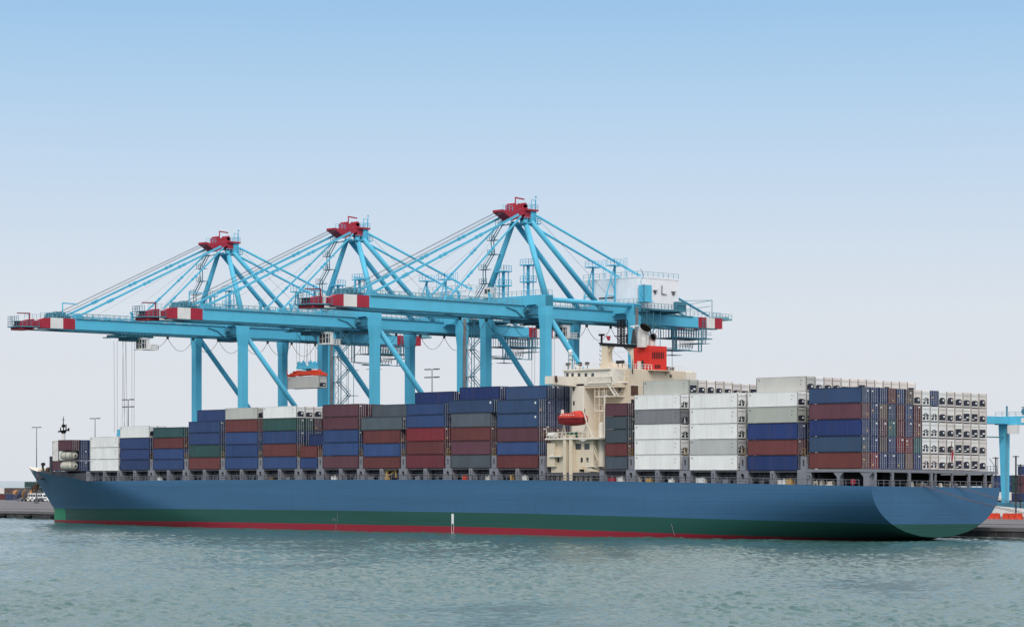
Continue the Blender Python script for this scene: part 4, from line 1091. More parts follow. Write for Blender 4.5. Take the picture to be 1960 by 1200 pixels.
# deck clutter along the side
def clutter():
    items = [(640,'white',1.6,.7),(553,'grey',1.2,.6),(305,'white',1.4,.7),(710,'grey',1.3,.7),(905,'orange',1.4,.9),(890,'orange',1.1,.8),(1003,'white',1.9,.9),(935,'creamw',1.1,.7),(1188,'white',1.6,.8),(1172,'cred',1.5,.7),
             (1243,'yellow',1.3,.7),(1223,'creamw',.8,.9),(1285,'white',1.2,.6),(1342,'white',2.2,.9),(1497,'white',2.4,.8),(1511,'yellow',1.4,.9),(1390,'grey',1.4,.7),(655,'rust',.9,.6),(500,'creamw',1.0,.6),(520,'brass',1.3,.5),(800,'grey',1.2,.7),(980,'yellow',.5,1.0)]
    for p, m, l, h in items:
        x = xY(p, 1.6); z = sz(x, 1.6, DECK)-.15; q = MB()
        q.box(x-l/2, x+l/2, 1.3, 2.1, z+.12, z+h+.1); q.box(x-l/2-.08, x+l/2+.08, 1.25, 2.15, z, z+.12); q.box(x-l/2-.04, x+l/2+.04, 1.26, 2.14, z+h+.1, z+h+.18)
        q.tube((x+l*.2,1.6,z+h+.18),(x+l*.2,1.6,z+h+.45),.12,8)
        part(q, 'deck_box', M[m])
    x = xY(741,1.2); z = sz(x,1.2,DECK)-.1; q = MB()
    q.bar((x,1.2,z),(x,1.2,z+2.1),.4); q.bar((x-.1,1.2,z+2.1),(xY(759,1.2),1.2,z+2.15),.22); q.bar((x+.3,1.2,z+.9),(xY(758,1.2),1.2,z+2.0),.16); q.box(x-.6,x+.5,.9,1.6,z,z+.6); q.bar((xY(758,1.2),1.2,z+.5),(xY(758,1.2),1.2,z+2.3),.25)
    part(q, 'deck_crane', M['yellow'])
    # forecastle gear
    for i, (p, py, m, w_, h) in enumerate(((80,892,'cream',1.3,2.0),(84,897,'rust',2.0,.8),(88,898,'orange',1.2,.7),(91,897,'brass',1.6,.9),(76,897,'rust',1.2,.7),(94,893,'rust',1.0,2.2))):
        Y = 12; x = xY(p, Y); z = sz(x, Y, 13.0)
        q = MB(); q.box(x-w_/2,x+w_/2,Y-.6,Y+.6,z-1,z+h*.6); q.tube((x-w_/2,Y,z+h*.6),(x+w_/2,Y,z+h*.6),h*.38,10); part(q, 'windlass', M[m])
    q = MB(); Y = 12; x = xY(82,Y); z = zY(82,897,Y); q.tube((x,Y,z-2),(x,Y,zY(82,886,Y)),.3,10); q.tube((x-.3,Y,zY(82,888,Y)),(x+.6,Y,zY(82,888,Y)),.42,10); part(q, 'vent_head', M['dark'])
    Y = 9; x0 = xY(95.5,Y); q = MB(); q.box(x0-.2,x0+.3,Y,Y+.9,sz(x0,Y,12.5),zY(96,873,Y)); part(q, 'breakwater', M['greyd'])
    # foremast
    Y = YC; x = -283.9; zb = sz(x,Y,11.5); zt = zY(122,829,Y)
    q = MB(); q.tube((x,Y,zb),(x,Y,zt),.62,14,.5); fm = part(q, 'foremast', M['cwhite'])
    q = MB(); q.tube((x,Y,zt),(x,Y,zt+.8),.6,10,.9); q.tube((x,Y,zt+.8),(x,Y,zY(122,797,Y)),.16,8,.08)
    z = zY(122,825,Y); q.bar((x-2.4,Y,z-.1),(x+2.6,Y,z+.3),.3,.35); q.bar((x-1.5,Y,z),(x-1.3,Y,z+1),.2); q.bar((x+1.2,Y,z),(x+1.2,Y,z+1.8),.2); q.bar((x+2.3,Y,z),(x+2.4,Y,z+.8),.35)
    q.tube((x-.3,Y,zY(122,815,Y)),(x+.3,Y,zY(122,815,Y)),.45,8); q.tube((x,Y,zY(122,818,Y)),(x,Y,zY(122,812,Y)),.3,8); q.bar((x-.8,Y,zY(122,803,Y)),(x+.5,Y,zY(122,803,Y)),.12)
    part(q, 'mast_top', M['black'], fm)
    # anchor on the bow
    q = MB(); za = sz(-290,10,9.6); 
    xb_ = xY(72,14); z = zY(72,935,14)
    q.box(xb_-.6,xb_+.7,13,14.0,z-.2,z+1.1); q.bar((xb_-1.0,13,z-.7),(xb_+1.2,13,z-.6),.45); q.bar((xb_-1.0,13,z-.7),(xb_-.9,12.8,z+.6),.32); q.bar((xb_+1.1,13,z-.6),(xb_+1.1,12.8,z+.6),.32); q.bar((xb_,13.2,z-.6),(xb_+.2,14,z+1.6),.35)
    part(q, 'anchor', M['rust'])
clutter()
q = MB(); q.box(-263,-245.2,29,36.4,11,13.7); q.box(-284,-263.01,11,27,11.5,13.3); q.box(-262.5,-262.2,6,30,11,14.4); part(q, 'forward_deck_house', M['greyd'])

# ------------------------------------------------------------------ ship-to-shore cranes
GY0, GY1 = 45.0, 74.0
def leg_mb(mb, x, y, z0, z1, wx=1.9, wy=1.9, flare=0.5):
    # box leg, widening at its top
    sec = [(z0, wx, wy), (z1-7.5, wx, wy), (z1-4.3, wx+flare, wy+flare), (z1, wx+flare, wy+flare)]
    base = len(mb.v)
    for z, a, b in sec: mb.v += [(x-a/2,y-b/2,z),(x+a/2,y-b/2,z),(x+a/2,y+b/2,z),(x-a/2,y+b/2,z)]
    for i in range(len(sec)-1):
        for k in range(4):
            p = base+i*4+k; q_ = base+i*4+(k+1)%4
            mb.f.append([p, q_, q_+4, p+4]); mb.m.append(mb.k)
    mb.f.append([base+3,base+2,base+1,base]); mb.m.append(mb.k); e = base+4*(len(sec)-1); mb.f.append([e,e+1,e+2,e+3]); mb.m.append(mb.k)
def crane_base():
    r = empty('gantry_crane', (0, 59.5, 2), '', 'gantry crane', 'teal ship-to-shore gantry cranes on the quay')
    o = Vector((0, 59.5, 2))
    def P(mb, name, m, parent=None, smooth=False): return mb.build(name, m, parent or r, o, smooth)
    T = M['teal']; HX = 9.9
    # legs and bogies
    for x in (-HX, HX):
        for y in (GY0, GY1):
            q = MB(); leg_mb(q, x, y, 6.2, 52.9 if y == GY0 else 52.2); lg = P(q, 'leg', T)
            b = MB(); b.box(x-4.6,x+4.6,y-.7,y+.7,3.6,5.6); b.prism([(x-1.6,5.6),(x+1.6,5.6),(x+1,6.2),(x-1,6.2)],'y',y-.8,y+.8)
            P(b, 'bogie', M['teal_d'])
            wl = MB()
            for k in range(8):
                xx = x-4.2+k*1.2; wl.tube((xx,y-.35,2.6),(xx,y+.35,2.6),.5,10)
            P(wl, 'bogie_wheels', M['dark'])
    # sill and portal beams
    for y in (GY0, GY1):
        q = MB(); q.box(-HX-1,HX+1,y-.8,y+.8,6.2+.01,8.0); P(q, 'sill_beam', T)
    for x in (-HX, HX):
        q = MB(); q.box(x-.75,x+.75,GY0+.96,GY1-.96,16.2,19.0); P(q, 'portal_beam', T)
        q = MB(); q.tube((x,GY0+1.2,52.1),(x,GY1-1.2,51.9),.56,14); P(q, 'portal_tie', T, smooth=True)
        q = MB(); q.tube((x,GY0+1.0,48.2),(x,GY1-.9,18.6),.66,14); P(q, 'diagonal_brace', T, smooth=True)
    # upper cross beams (haunched)
    for y, zt in ((GY0,53.1),(GY1,52.4)):
        q = MB()
        q.prism([(-HX-1.2,zt),(HX+1.2,zt),(HX+1.2,zt-2.6),(HX-1.22,zt-2.6),(HX-1.9,zt-2.1),(4.8,zt-2.2),(4.8,zt-2.6),(-4.8,zt-2.6),(-4.8,zt-2.2),(-HX+1.9,zt-2.1),(-HX+1.22,zt-2.6),(-HX-1.2,zt-2.6)],'y',y-1.22,y+1.22)
        P(q, 'upper_cross_beam', T)
        q = MB(); q.rail([(-HX-1,y-1.1,zt),(HX+1,y-1.1,zt)],1.1,1.6,.04); q.rail([(HX+1,y-1.1,zt),(HX+1,y+1.1,zt)],1.1,1.1,.04); P(q, 'beam_railing', M['tealrail'])
    # twin girders with red and white ends
    for s in (-1, 1):
        xa, xb = (2.9, 4.15) if s > 0 else (-4.15, -2.9)
        q = MB()
        def seg(ya, yb, k, taper=False):
            q.mat(k)
            if taper: q.prism([(ya,48.25),(yb,48.25),(yb,50.85),(ya+1.9,50.65),(ya,49.9)],'x',xa,xb)
            else: q.box(xa,xb,ya,yb-.002,48.25,50.85)
        seg(-13.8,-9.9,1,True); seg(-9.9,-6.2,2); seg(-6.2,-2.7,1); seg(-2.7,GY0-2.5,0); seg(GY0-2.5,103,0); seg(103,106,1); seg(106,109,2); seg(109,111.8,1)
        g = P(q, 'girder', [M['teal'], M['cred'], M['cwhite']])
        q = MB(); q.box((xa-.55) if s > 0 else xb, xa if s > 0 else xb+.55, -12.5, 110, 48.02, 48.24); q.box(xa+.1,xb-.1,-12.5,110,48.0,48.244); P(q, 'trolley_rail', M['teal_d'])
        q = MB(); yo = xb+.55 if s > 0 else xa-.55
        q.box(min(xb,yo) if s > 0 else yo, max(xb,yo) if s > 0 else xa, -3, 100, 50.86, 50.93) if False else q.box(xa-.1, xb+.35, -2.5, 101, 50.86, 50.93)
        q.rail([(xb+.3 if s > 0 else xa-.3, -2.5, 50.93),(xb+.3 if s > 0 else xa-.3, 43, 50.93)],1.2,1.6,.045); q.rail([(xb+.3 if s > 0 else xa-.3, 47, 50.93),(xb+.3 if s > 0 else xa-.3, 73, 50.93)],1.2,1.6,.045)
        q.rail([(xa,-2.5,50.93),(xa,42,50.93)],1.2,2.0,.04); q.rail([(xa,-12,50.93),(xa,-2.6,50.93)],1.1,1.2,.035)
        P(q, 'girder_walkway', M['tealrail'])
    # cable tray and pipe brackets above the girders
    q = MB(); q.bar((0,-2,51.5),(0,42,51.5),.5,.25)
    for k in range(11):
        y = 0+k*4.0; q.bar((-4,y,51.1),(4,y,51.1),.22); q.bar((1.8,y,50.9),(1.8,y,52.0),.2)
    P(q, 'cable_tray', T)
    for y in (14.3, 23.5, 33.0):
        q = MB(); q.bar((4.0,y,50.9),(4.0,y+.25,52.9),.5,.5); q.bar((4.0,y+.2,52.4),(4.0,y-.25,53.3),.4,.4); P(q, 'rope_guide', T)
    for y in (-2,12,26,40,56,68): P(MB().box(-2.9,2.9,y-.4,y+.4,48.9,50.5), 'girder_tie', T)
    # boom tip platform
    q = MB(); q.prism([(-2.4,-13.4),(4.6,-13.4),(4.6,-14.6),(2.4,-18.0),(-2.4,-18.0)],'z',48.35,48.6); q.rail([(4.5,-13.4,48.6),(4.5,-14.6,48.6),(2.4,-17.9,48.6),(-2.3,-17.9,48.6),(-2.3,-13.4,48.6)],1.2,1.0,.045); q.rail([(2.4,-17.9,49.8),(-2.3,-17.9,49.8),(-2.3,-16,49.8)],1.2,1.0,.04); q.box(-2.3,1,-17.8,-16.0,49.75,49.8); q.box(-2.3,-2.2,-16.2,-16,48.6,49.75)
    P(q, 'tip_platform', M['teal_d'])
    q = MB(); q.box(-2.2,2.6,-17.2,-14,47.7,48.34); q.box(-2.0,1.2,-16.6,-15,48.2,49.2)
    for x in (-1.9,-.7,.4): q.tube((x,-16.0,49.4),(x+.7,-16.0,49.4),.5,12); q.bar((1.8,-14.4,48.6),(1.8,-14.4,51.9),.22); q.bar((1.8,-14.4,51.8),(-2.4,-15.2,52.0),.24)
    P(q, 'tip_sheaves', M['cred'])
    # boom machinery near the forestay
    q = MB(); q.box(-2.4,2.4,-7.5,-2.9,50.5,51.6); q.box(-1.6,1.4,-6.5,-3.6,51.6,52.5)
    for x in (-2,0,2): q.tube((x,-6.8,51.9),(x+.6,-6.8,51.9),.6,10)
    q.rail([(2.6,-8,51.4),(2.6,-2.8,51.4)],1.1,1,.04); P(q, 'rope_sheave_block', M['teal_d'])
    q = MB(); q.bar((1.5,-4.6,51.5),(1.5,-4.6,54.9),.22); q.bar((1.5,-4.6,54.8),(1.2,0,54.7),.26); P(q, 'service_jib', T)
    for x in (-3.5,3.5):
        q = MB(); q.prism([(-2.7,50.85),(-.2,50.85),(.2,51.4),(-1.2,52.1),(-2.7,52.1)],'x',x-.5,x+.5); P(q, 'stay_bracket', T)
        q = MB(); q.prism([(19.6,50.85),(22.6,50.85),(22.0,52.0),(20.2,52.0)],'x',x-.4,x+.4); P(q, 'stay_bracket', T)
    # apex
    q = MB()
    q.prism([(39.4,72.7),(39.4,72.2),(42.8,70.4),(46.4,72.2),(46.4,73.5),(43.5,72.7),(41.0,72.4)],'x',-1.7,1.7)
    q.box(-1.2,1.3,42.9,44.7,72.6,74.0); q.box(-1.1,1.2,46.2,47.8,73.2,74.3); q.box(-2.2,2.3,46.41,50.2,72.9,73.3); q.box(-1.7,1.7,46.41,48.8,71.2,72.9)
    for x in (-1.1,-.1,.8): q.tube((x,43.7,73.9),(x+.4,43.7,73.9),.6,14); q.tube((x,47.0,74.2),(x+.4,47.0,74.2),.6,14)
    q.bar((0,45,72.8),(0,45,76.0),.2); q.bar((0,44.9,75.9),(0,47.8,75.7),.22,.3)
    P(q, 'apex_sheave_house', M['cred'])
    q = MB(); q.rail([(1.6,39.5,72.6),(1.6,42.6,72.5)],1.1,.9,.035); P(q, 'apex_railing', T)
    q = MB(); q.box(-1.9,1.9,48.2,49.9,70.1,72.89); q.box(-2.8,3.0,45,50.4,69.9,70.1); q.rail([(2.9,45,70.1),(2.9,50.3,70.1),(-2.7,50.3,70.1)],1.1,1,.04); q.rail([(2.2,46.8,73.28),(2.2,50.1,73.28),(-2.1,50.1,73.28)],1.1,.9,.035); q.rail([(1.8,48.4,73.28),(1.8,49.6,73.28)],2.2,.9,.06); q.bar((1.6,50.0,72.9),(1.6,50.0,76.4),.1); q.bar((1.6,50.0,76.2),(1.6,50.0,76.5),.3)
    P(q, 'apex_platform', T)
    for s in (-1, 1):
        q = MB(); q.tube((s*9.8,GY0,53.0),(s*1.9,46.2,70.6),.74,16,.58); P(q, 'apex_leg', T, smooth=True)
        q = MB(); q.tube((s*2.5,47.6,70.4),(s*3.6,70.0,51.0),.62,16); P(q, 'backstay_leg', T, smooth=True)
        q = MB(); q.tube((s*3.0,48.6,71.9),(s*3.6,107.3,51.3),.30,10); P(q, 'backstay', T, smooth=True)
        q = MB(); a, b = Vector((s*2.6,43.5,71.7)), Vector((s*3.55,-1.0,51.7)); q.bar(a, b, .26, .5)
        for t in (.27,.3,.52,.55,.78,.8): p = a+(b-a)*t; d_ = (b-a).normalized(); q.bar(p-d_*.4,p+d_*.4,.38,.78)
        P(q, 'forestay', T)
        q = MB(); a, b = Vector((s*2.6,44.3,71.4)), Vector((s*3.55,21.2,51.7)); q.bar(a, b, .24, .38)
        for t in (.4,.44,.7,.74): p = a+(b-a)*t; d_ = (b-a).normalized(); q.bar(p-d_*.35,p+d_*.35,.34,.62)
        P(q, 'inner_forestay', T)
        # back-stay support frame
        q = MB(); x = s*3.6; y = 74.2
        q.bar((x,y,52.4),(x,y,61.6),.34); q.bar((x,y-3.0,52.4),(x,y-3.0,54.5),.3); q.bar((x,y-3.0,54.5),(x,y-.2,61.4),.22); q.bar((x,y-3,54.6),(x,y,54.6),.24); q.bar((x,y,56),(x,y-1.7,58.5),.16)
        q.box(x-1.1,x+1.5,y-1.8,y+1.5,61.6,61.85); q.rail([(x+1.4,y-1.7,61.85),(x+1.4,y+1.4,61.85)],1.3,1,.045); q.rail([(x-1,y-1.7,61.85),(x+1.4,y-1.7,61.85)],1.3,1,.045); q.rail([(x+1.2,y+2.2,58.2),(x+1.2,y+2.9,58.2)],5.4,1,.04)
        P(q, 'backstay_support', T)
    # hoist ropes running down the forestay
    q = MB()
    for x, dz_ in ((-2,.9),(-1.2,1.0),(1.2,.5),(2,.4)): q.tube((x*.8,40.2,72.3),(x,-3.5,52.4+dz_*.3),.05,4)
    for k in range(3): q.tube((2.0,41,70.8),(2.0,4+k*9,51.5),.022,4)
    q.tube((2,50,71.5),(3,72,55),.03,4)
    P(q, 'boom_hoist_rope', M['cable'])
    # zigzag stairs up the apex leg, forward side
    q = MB(); n = 5
    for k in range(n):
        z0, z1 = 53.3+k*3.3, 56.6+k*3.3
        xL = lambda z: -9.8+(z-53)*7.4/17.6
        a = Vector((xL(z0)-1.0-(0 if k%2 else 1.5),43.6,z0)); b = Vector((xL(z1)-1.0-(1.5 if k%2 else 0),43.6,z1))
        for dy in (0,.8): q.bar(a+Vector((0,dy,0)),b+Vector((0,dy,0)),.1,.2); q.bar(a+Vector((0,dy,1)),b+Vector((0,dy,1)),.07)
        q.box(b.x-1.2,b.x+1.6,43.2,44.9,z1-.1,z1); q.rail([(b.x-1.1,43.3,z1),(b.x+1.4,43.3,z1)],1.1,.9,.04)
    P(q, 'apex_stairway', M['teal_d'])
    # latch towers
    for x, h in ((-4.3,6.2),(3.9,7.2)):
        q = MB(); y = 45.3
        for dx, dy in ((-.9,-.5),(.9,-.5),(-.9,.7),(.9,.7)): q.bar((x+dx,y+dy,53.1),(x+dx,y+dy,53.1+h),.17)
        q.bar((x,y,53.1),(x,y,53.1+h),.5)
        for z in (h*.45,h*.98): q.box(x-1.5,x+1.5,y-1.3,y+1.3,53.1+z-.12,53.1+z+.12); q.rail([(x-1.4,y-1.2,53.2+z),(x+1.4,y-1.2,53.2+z),(x+1.4,y+1.2,53.2+z)],1.2,.9,.05)
        for z in (1,2,4,5): q.bar((x-.9,y-.5,53.1+z*h/7),(x+.9,y-.5,53.1+z*h/7),.1)
        P(q, 'latch_tower', T)
    # operator hut beside the apex leg
    q = MB(); q.box(-8.6,-6.4,43.2,44.9,53.2,55.6); hut = P(q, 'control_hut', M['cwhite'])
    P(MB().box(-8.4,-7.6,43.16,43.2,54.2,55.2).box(-7.4,-6.6,43.16,43.2,54.2,55.2), 'window', M['glass'], hut)
    # machinery house
    q = MB(); q.box(-9,9,76.2,90.6,51.6,59.0); q.box(-9.08,9.08,76.12,90.68,58.75,59.05)
    for k in range(1,12): q.box(-9+1.5*k-.02,-9+1.5*k+.02,76.17,76.2,51.8,58.7)
    for k in range(1,10): q.box(9,9.03,76.2+1.44*k-.02,76.2+1.44*k+.02,51.8,58.7)
    mh = P(q, 'machinery_house', M['housew'])
    q = MB(); q.rail([(-9,76.3,59.05),(9,76.3,59.05),(9,90.5,59.05)],1.2,1.8,.04); P(q, 'roof_railing', M['tealrail'], mh)
    for y in (82.2, 88.6): P(MB().box(9.0,9.25,y-.25,y+.25,55.2,55.8).box(9.0,9.5,y-.7,y+.7,55.95,56.05), 'vent_hood', M['castg'], mh)
    P(MB().box(-3.5,1.5,76.05,76.19,54.3,54.6), 'door_canopy', M['dark'], mh)
    P(MB().bar((9.2,84.5,55.2),(9.2,84.5,57.3),.15).bar((9.2,84.5,55.3),(9.2,86.2,55.2),.15), 'exhaust_stack', M['castg'], mh)
    q = MB(); q.box(-10,10.4,75.0,91.6,51.2,51.58); q.rail([(10.3,76,51.58),(10.3,91.5,51.58)],1.2,1.2,.045); q.rail([(-9.9,75.1,51.58),(10.3,75.1,51.58)],1.2,1.4,.045); q.box(8.8,10.2,88.8,92.0,51.6,53.6)
    for y in (78,84,90): q.box(-9.6,9.6,y-.25,y+.25,50.86,51.2); 
    P(q, 'machinery_platform', M['teal_d'])
    q = MB(); q.prism([(91.6,51.58),(96.5,51.0),(96.5,50.9),(91.6,50.9)],'x',3,4.1); q.bar((3.6,93,51.6),(3.6,108,53.7),.14); q.bar((3.6,93,54.2),(3.6,108.6,55.2),.14); q.bar((3.6,108.6,50.9),(3.6,108.6,55.3),.14); q.bar((-3.6,93,54.6),(-3.6,104,55.4),.14); q.bar((-3.6,97,50.9),(-3.6,97,54.8),.12); q.bar((3.6,99,50.9),(3.6,99,54.4),.12); q.bar((-3.6,108.6,50.9),(-3.6,108.6,54.8),.12); q.bar((-3.6,108.6,54.6),(3.6,108.6,55.2),.12)
    q.rail([(4.3,93,50.9),(4.3,111,50.9)],1.2,1.4,.045); q.box(-2.8,2.8,110,117,50.6,51.0); q.bar((0,112,51),(0,118.5,51.2),.8,.9); q.rail([(2.7,110,51),(2.7,117,51)],1.1,1.2,.045)
    P(q, 'backreach_frame', M['tealrail'])
    # lift shaft, lift car and stairs on the landside aft leg
    q = MB(); q.box(11.0,11.5,73.3,73.9,6,51.5); P(q, 'lift_shaft', M['shaft'])
    q = MB(); q.box(9.6,11.6,76.0,78.4,53.2,56.9); q.box(9.4,11.8,75.8,78.6,52.9,53.2); P(q, 'lift_motor_box', T)
    q = MB()
    for k in range(18):
        z = 6.5+k*3; q.bar((11.9,74.2,z),(11.9,75.4,z+1.5),.08); q.bar((11.9,75.4,z+1.5),(11.9,74.2,z+3),.08)
    q.bar((11.9,75.4,6),(11.9,75.4,57),.14); P(q, 'rack_mast', M['teal_d'])
    q = MB(); xs0 = 10.8
    for k in range(13):
        z0, z1 = 6.4+k*3.4, 9.8+k*3.4
        ya, yb = (75.4,79.4) if k%2 else (79.4,75.4)
        for dx in (.4,1.4): q.bar((xs0+dx,ya,z0),(xs0+dx,yb,z1),.09,.2); q.bar((xs0+dx,ya,z0+1),(xs0+dx,yb,z1+1),.06)
        e = 1 if yb > 77 else -1
        q.box(xs0,xs0+2.2,yb-.5 if e>0 else yb-1.0,yb+(2.2 if e>0 else .6),z1-.12,z1); 
        for dx in (0,2.2): q.bar((xs0+dx,77.4,z0),(xs0+dx,77.4,z1),.07)
    for x in (xs0,xs0+2.2):
        for y in (75.2,79.8): q.bar((x,y,6),(x,y,50.5),.1)
    P(q, 'leg_stairway', M['teal_d'])
    # under-hung service cage behind the legs
    q = MB(); x = 4.6
    for y in (93.2,94.2,102.6,103.6): q.bar((x,y,42.4),(x,y,48.3),.22); q.bar((-3.6,y,43.4),(-3.6,y,48.3),.2)
    q.bar((x,93.2,42.4),(x,103.6,42.4),.2); q.bar((-3.6,93.2,43.4),(-3.6,103.6,43.4),.16); q.bar((x,93.2,42.4),(-3.6,93.2,43.4),.16); q.bar((x,93.2,45.6),(x,107.5,45.6),.24); q.box(-3.6,4.5,94,107.5,45.5,45.6); q.box(-2,4.4,103,107,44.4,44.5)
    for k in range(16): q.bar((x-1.5,93.6+k*.9,45.6),(x-1.5,93.6+k*.9,48),.13); q.bar((x-5,93.6+k*.9,45.6),(x-5,93.6+k*.9,48),.11)
    q.bar((x,93.2,46.6),(x,107.4,46.6),.09); q.bar((x,93.2,47.1),(x,107.4,47.1),.07); q.box(-1.5,3.5,95,101,42.5,42.75); q.rail([(3.4,95,42.75),(3.4,101.5,42.75)],1,1,.05); q.box(-1,2,96,99.5,41.4,41.5); q.bar((.5,97.5,41.5),(.5,97.5,42.5),.15)
    for k in range(2): q.bar((x+.1,104+k,44.5),(x+.1,104+k,50.5),.13)
    for k in range(7): q.bar((x+.1,104,45+k*.8),(x+.1,105,45+k*.8),.1)
    P(q, 'service_cage', M['teal_d'])
    # electrical gallery next to the water-side leg
    q = MB(); q.box(4.2,8.7,44.0,46.2,48.6,48.8); q.rail([(4.3,43.9,48.8),(8.6,43.9,48.8)],1.3,.8,.045); q.box(4.4,5.2,43.4,44.6,49.2,50.2); q.tube((5.4,43.5,49.8),(6.2,43.5,49.8),.45,8)
    q.bar((4.3,38,50.3),(4.3,41,49.6),.18); q.bar((4.3,41,49.6),(4.3,43.8,47.8),.2); q.box(-4,8,47.2,52,47.3,48.0)
    P(q, 'hinge_gallery', M['teal_d'])
    # festoon loops
    q = MB(); y = 31.0; ls = 8.2
    while y < 92:
        pts = [(-3.6, y+ls*t/10, 47.7-3.3*(1-(2*t/10-1)**2)) for t in range(11)]
        q.path(pts, .055, 4); q.box(-3.8,-3.4,y-.25,y+.25,47.4,47.95); y += ls
    P(q, 'festoon_cable', M['cable'])
    q = MB(); q.bar((4.2,95.8,46.8),(4.2,101.4,46.8),.08)
    for k in range(6): q.path([(4.2, 96+k*.9+.7*t/6, 46.8-3.6*(1-(2*t/6-1)**2)) for t in range(7)], .05, 4)
    P(q, 'parked_cable_loops', M['cable'])
    return r
def trolley(r, ty, xc, first=None, rope_to=None, festoon=None):
    o = Vector((xc, 59.5, 2))
    def P(mb, name, m, parent): return mb.build(name, m, parent, o)
    X = lambda v: xc+v
    q = MB(); q.box(X(-3.2),X(3.2),ty-5.2,ty+4.6,47.0,47.7); q.box(X(-2),X(2),ty-2.5,ty+2.2,46.2,47.0); q.box(X(-3.6),X(4.5),ty-6.2,ty-4.6,46.9,47.1); q.rail([(X(4.4),ty-6,47.1),(X(4.4),ty+4,47.1)],1.0,1.1,.05)
    t = P(q, 'trolley', M['teal_d'], r)
    q = MB(); x0, x1, y0, y1 = X(1.2), X(3.8), ty+.6, ty+3.0
    q.box(x0,x1,y0,y1,46.5,47.0); q.box(x0,x1,y0,y1,44.0,44.3); q.box(x1-.5,x1-.002,y1-1.0,y1,44.3,46.5); q.box(x0,x1,y1-.1,y1,44.3,46.5)
    for xx in (x0,(x0+x1)/2,x1-.14): q.box(xx,xx+.12,y0,y0+.12,44.3,46.5)
    for yy in (y0+.9,): q.box(x1-.12,x1,yy,yy+.12,44.3,46.5)
    q.box(x0,x1,y0,y0+.1,45.3,45.4); q.box(x1-.1,x1,y0,y1,45.6,45.7)
    q.box(x0,x1+.3,y1,y1+2.6,43.95,44.1); q.rail([(x1+.2,y1,44.1),(x1+.2,y1+2.5,44.1),(x0,y1+2.5,44.1)],1.2,.8,.06); q.box(x0,x1,y0-.6,y0,43.9,44.05)
    c = P(q, 'operator_cab', M['cwhite'], t)
    q = MB(); q.box(x0+.13,x1-.13,y0+.12,y1-.15,44.3,46.49); P(q, 'cab_glazing', M['glass'], t)
    if rope_to is not None:
        q = MB()
        for dx in (-2.4,2.4):
            for dy in (-1.9,-.9,.9,1.7): q.tube((X(dx*.8),ty-2+dy,46.3),(X(dx*.9),ty-2+dy*.8,rope_to),.035,4)
        P(q, 'hoist_rope', M['cable'], t)
    q = MB(); y = ty+4.8; n = max(1,int((31-y)/7.5))
    if ty < 28:
        L_ = (31-y)/n
        for k in range(n): q.path([(X(-3.6), y+k*L_+L_*i/8, 47.7-2.9*(1-(2*i/8-1)**2)) for i in range(9)], .055, 4)
        P(q, 'festoon_loop', M['cable'], t)
    return t
cb_ = crane_base()
CR = [(-250.0,'smallest and farthest teal gantry crane, leftmost, with white cab out on its boom',17.0,23.0),
      (-197.9,'middle teal gantry crane of the three, lifting a grey container on a red spreader',34.0,39.0),
      (-138.5,'largest and nearest teal gantry crane, its legs behind the cream superstructure',56.0,20.0)]
roots = []
for i, (xc, lab, ty, rt) in enumerate(CR):
    r = cb_ if i == 0 else copy_tree(cb_)
    roots.append(r)
for (xc, lab, ty, rt), r in zip(CR, roots):
    r.location = (xc, 59.5, 2); r['label'] = lab
    trolley(r, ty, xc, rope_to=rt)
def spreader(xc, y, z, lab, red=True):
    r = empty('container_spreader', (xc, y, z), lab, 'spreader', 'crane spreaders'); o = r.location.copy()
    q = MB(); q.box(xc-6.05,xc+6.05,y-.45,y+.45,z+.2,z+.95)
    for s in (-1,1):
        q.box(xc+s*6.05-.25,xc+s*6.05+.25,y-1.2,y+1.2,z+.05,z+.6); q.bar((xc+s*6.2,y-1.1,z+.5),(xc+s*6.35,y-1.25,z+1.9),.14)
        q.box(xc+s*2.9-.5,xc+s*2.9+.5,y-.7,y+.7,z+.15,z+1.5); q.box(xc+s*4.6-.25,xc+s*4.6+.25,y-.6,y+.6,z+.9,z+1.4)
    q.box(xc-2.6,xc+2.6,y-.8,y+.8,z+.4,z+1.3)
    q.build('beam', M['orange' if red else 'teal'], r, o)
    q = MB(); q.box(xc-2.9,xc+2.9,y-1.0,y+1.0,z+1.8,z+2.6); q.box(xc-.6,xc+.6,y-.9,y+.9,z+1.4,z+1.8)
    for s in (-1,1):
        for dy in (-.7,.7): q.tube((xc+s*2.2,y+dy-.2,z+3.0),(xc+s*2.2,y+dy+.2,z+3.0),.65,12)
        q.bar((xc+s*1.4,y,z+2.6),(xc+s*1.4,y,z+4.0),.2)
    q.rail([(xc-1.2,y-.9,z+2.6),(xc+2.8,y-.9,z+2.6)],.9,.9,.04)
    q.build('head_block', M['teal'], r, o)
spreader(-197.9, 31.9, 36.2, 'red spreader with teal head block hanging from the middle crane')
container(-204.0, 31.9-1.22, 33.25, 36.22, C40, 'c', 'light grey refrigerated container hanging from the red spreader of the middle crane', reef_kind=0, group='containers lifted by cranes')
spreader(-250.0, 15.6, 20.3, 'teal spreader of the left crane, just above the white containers near the bow', red=False)

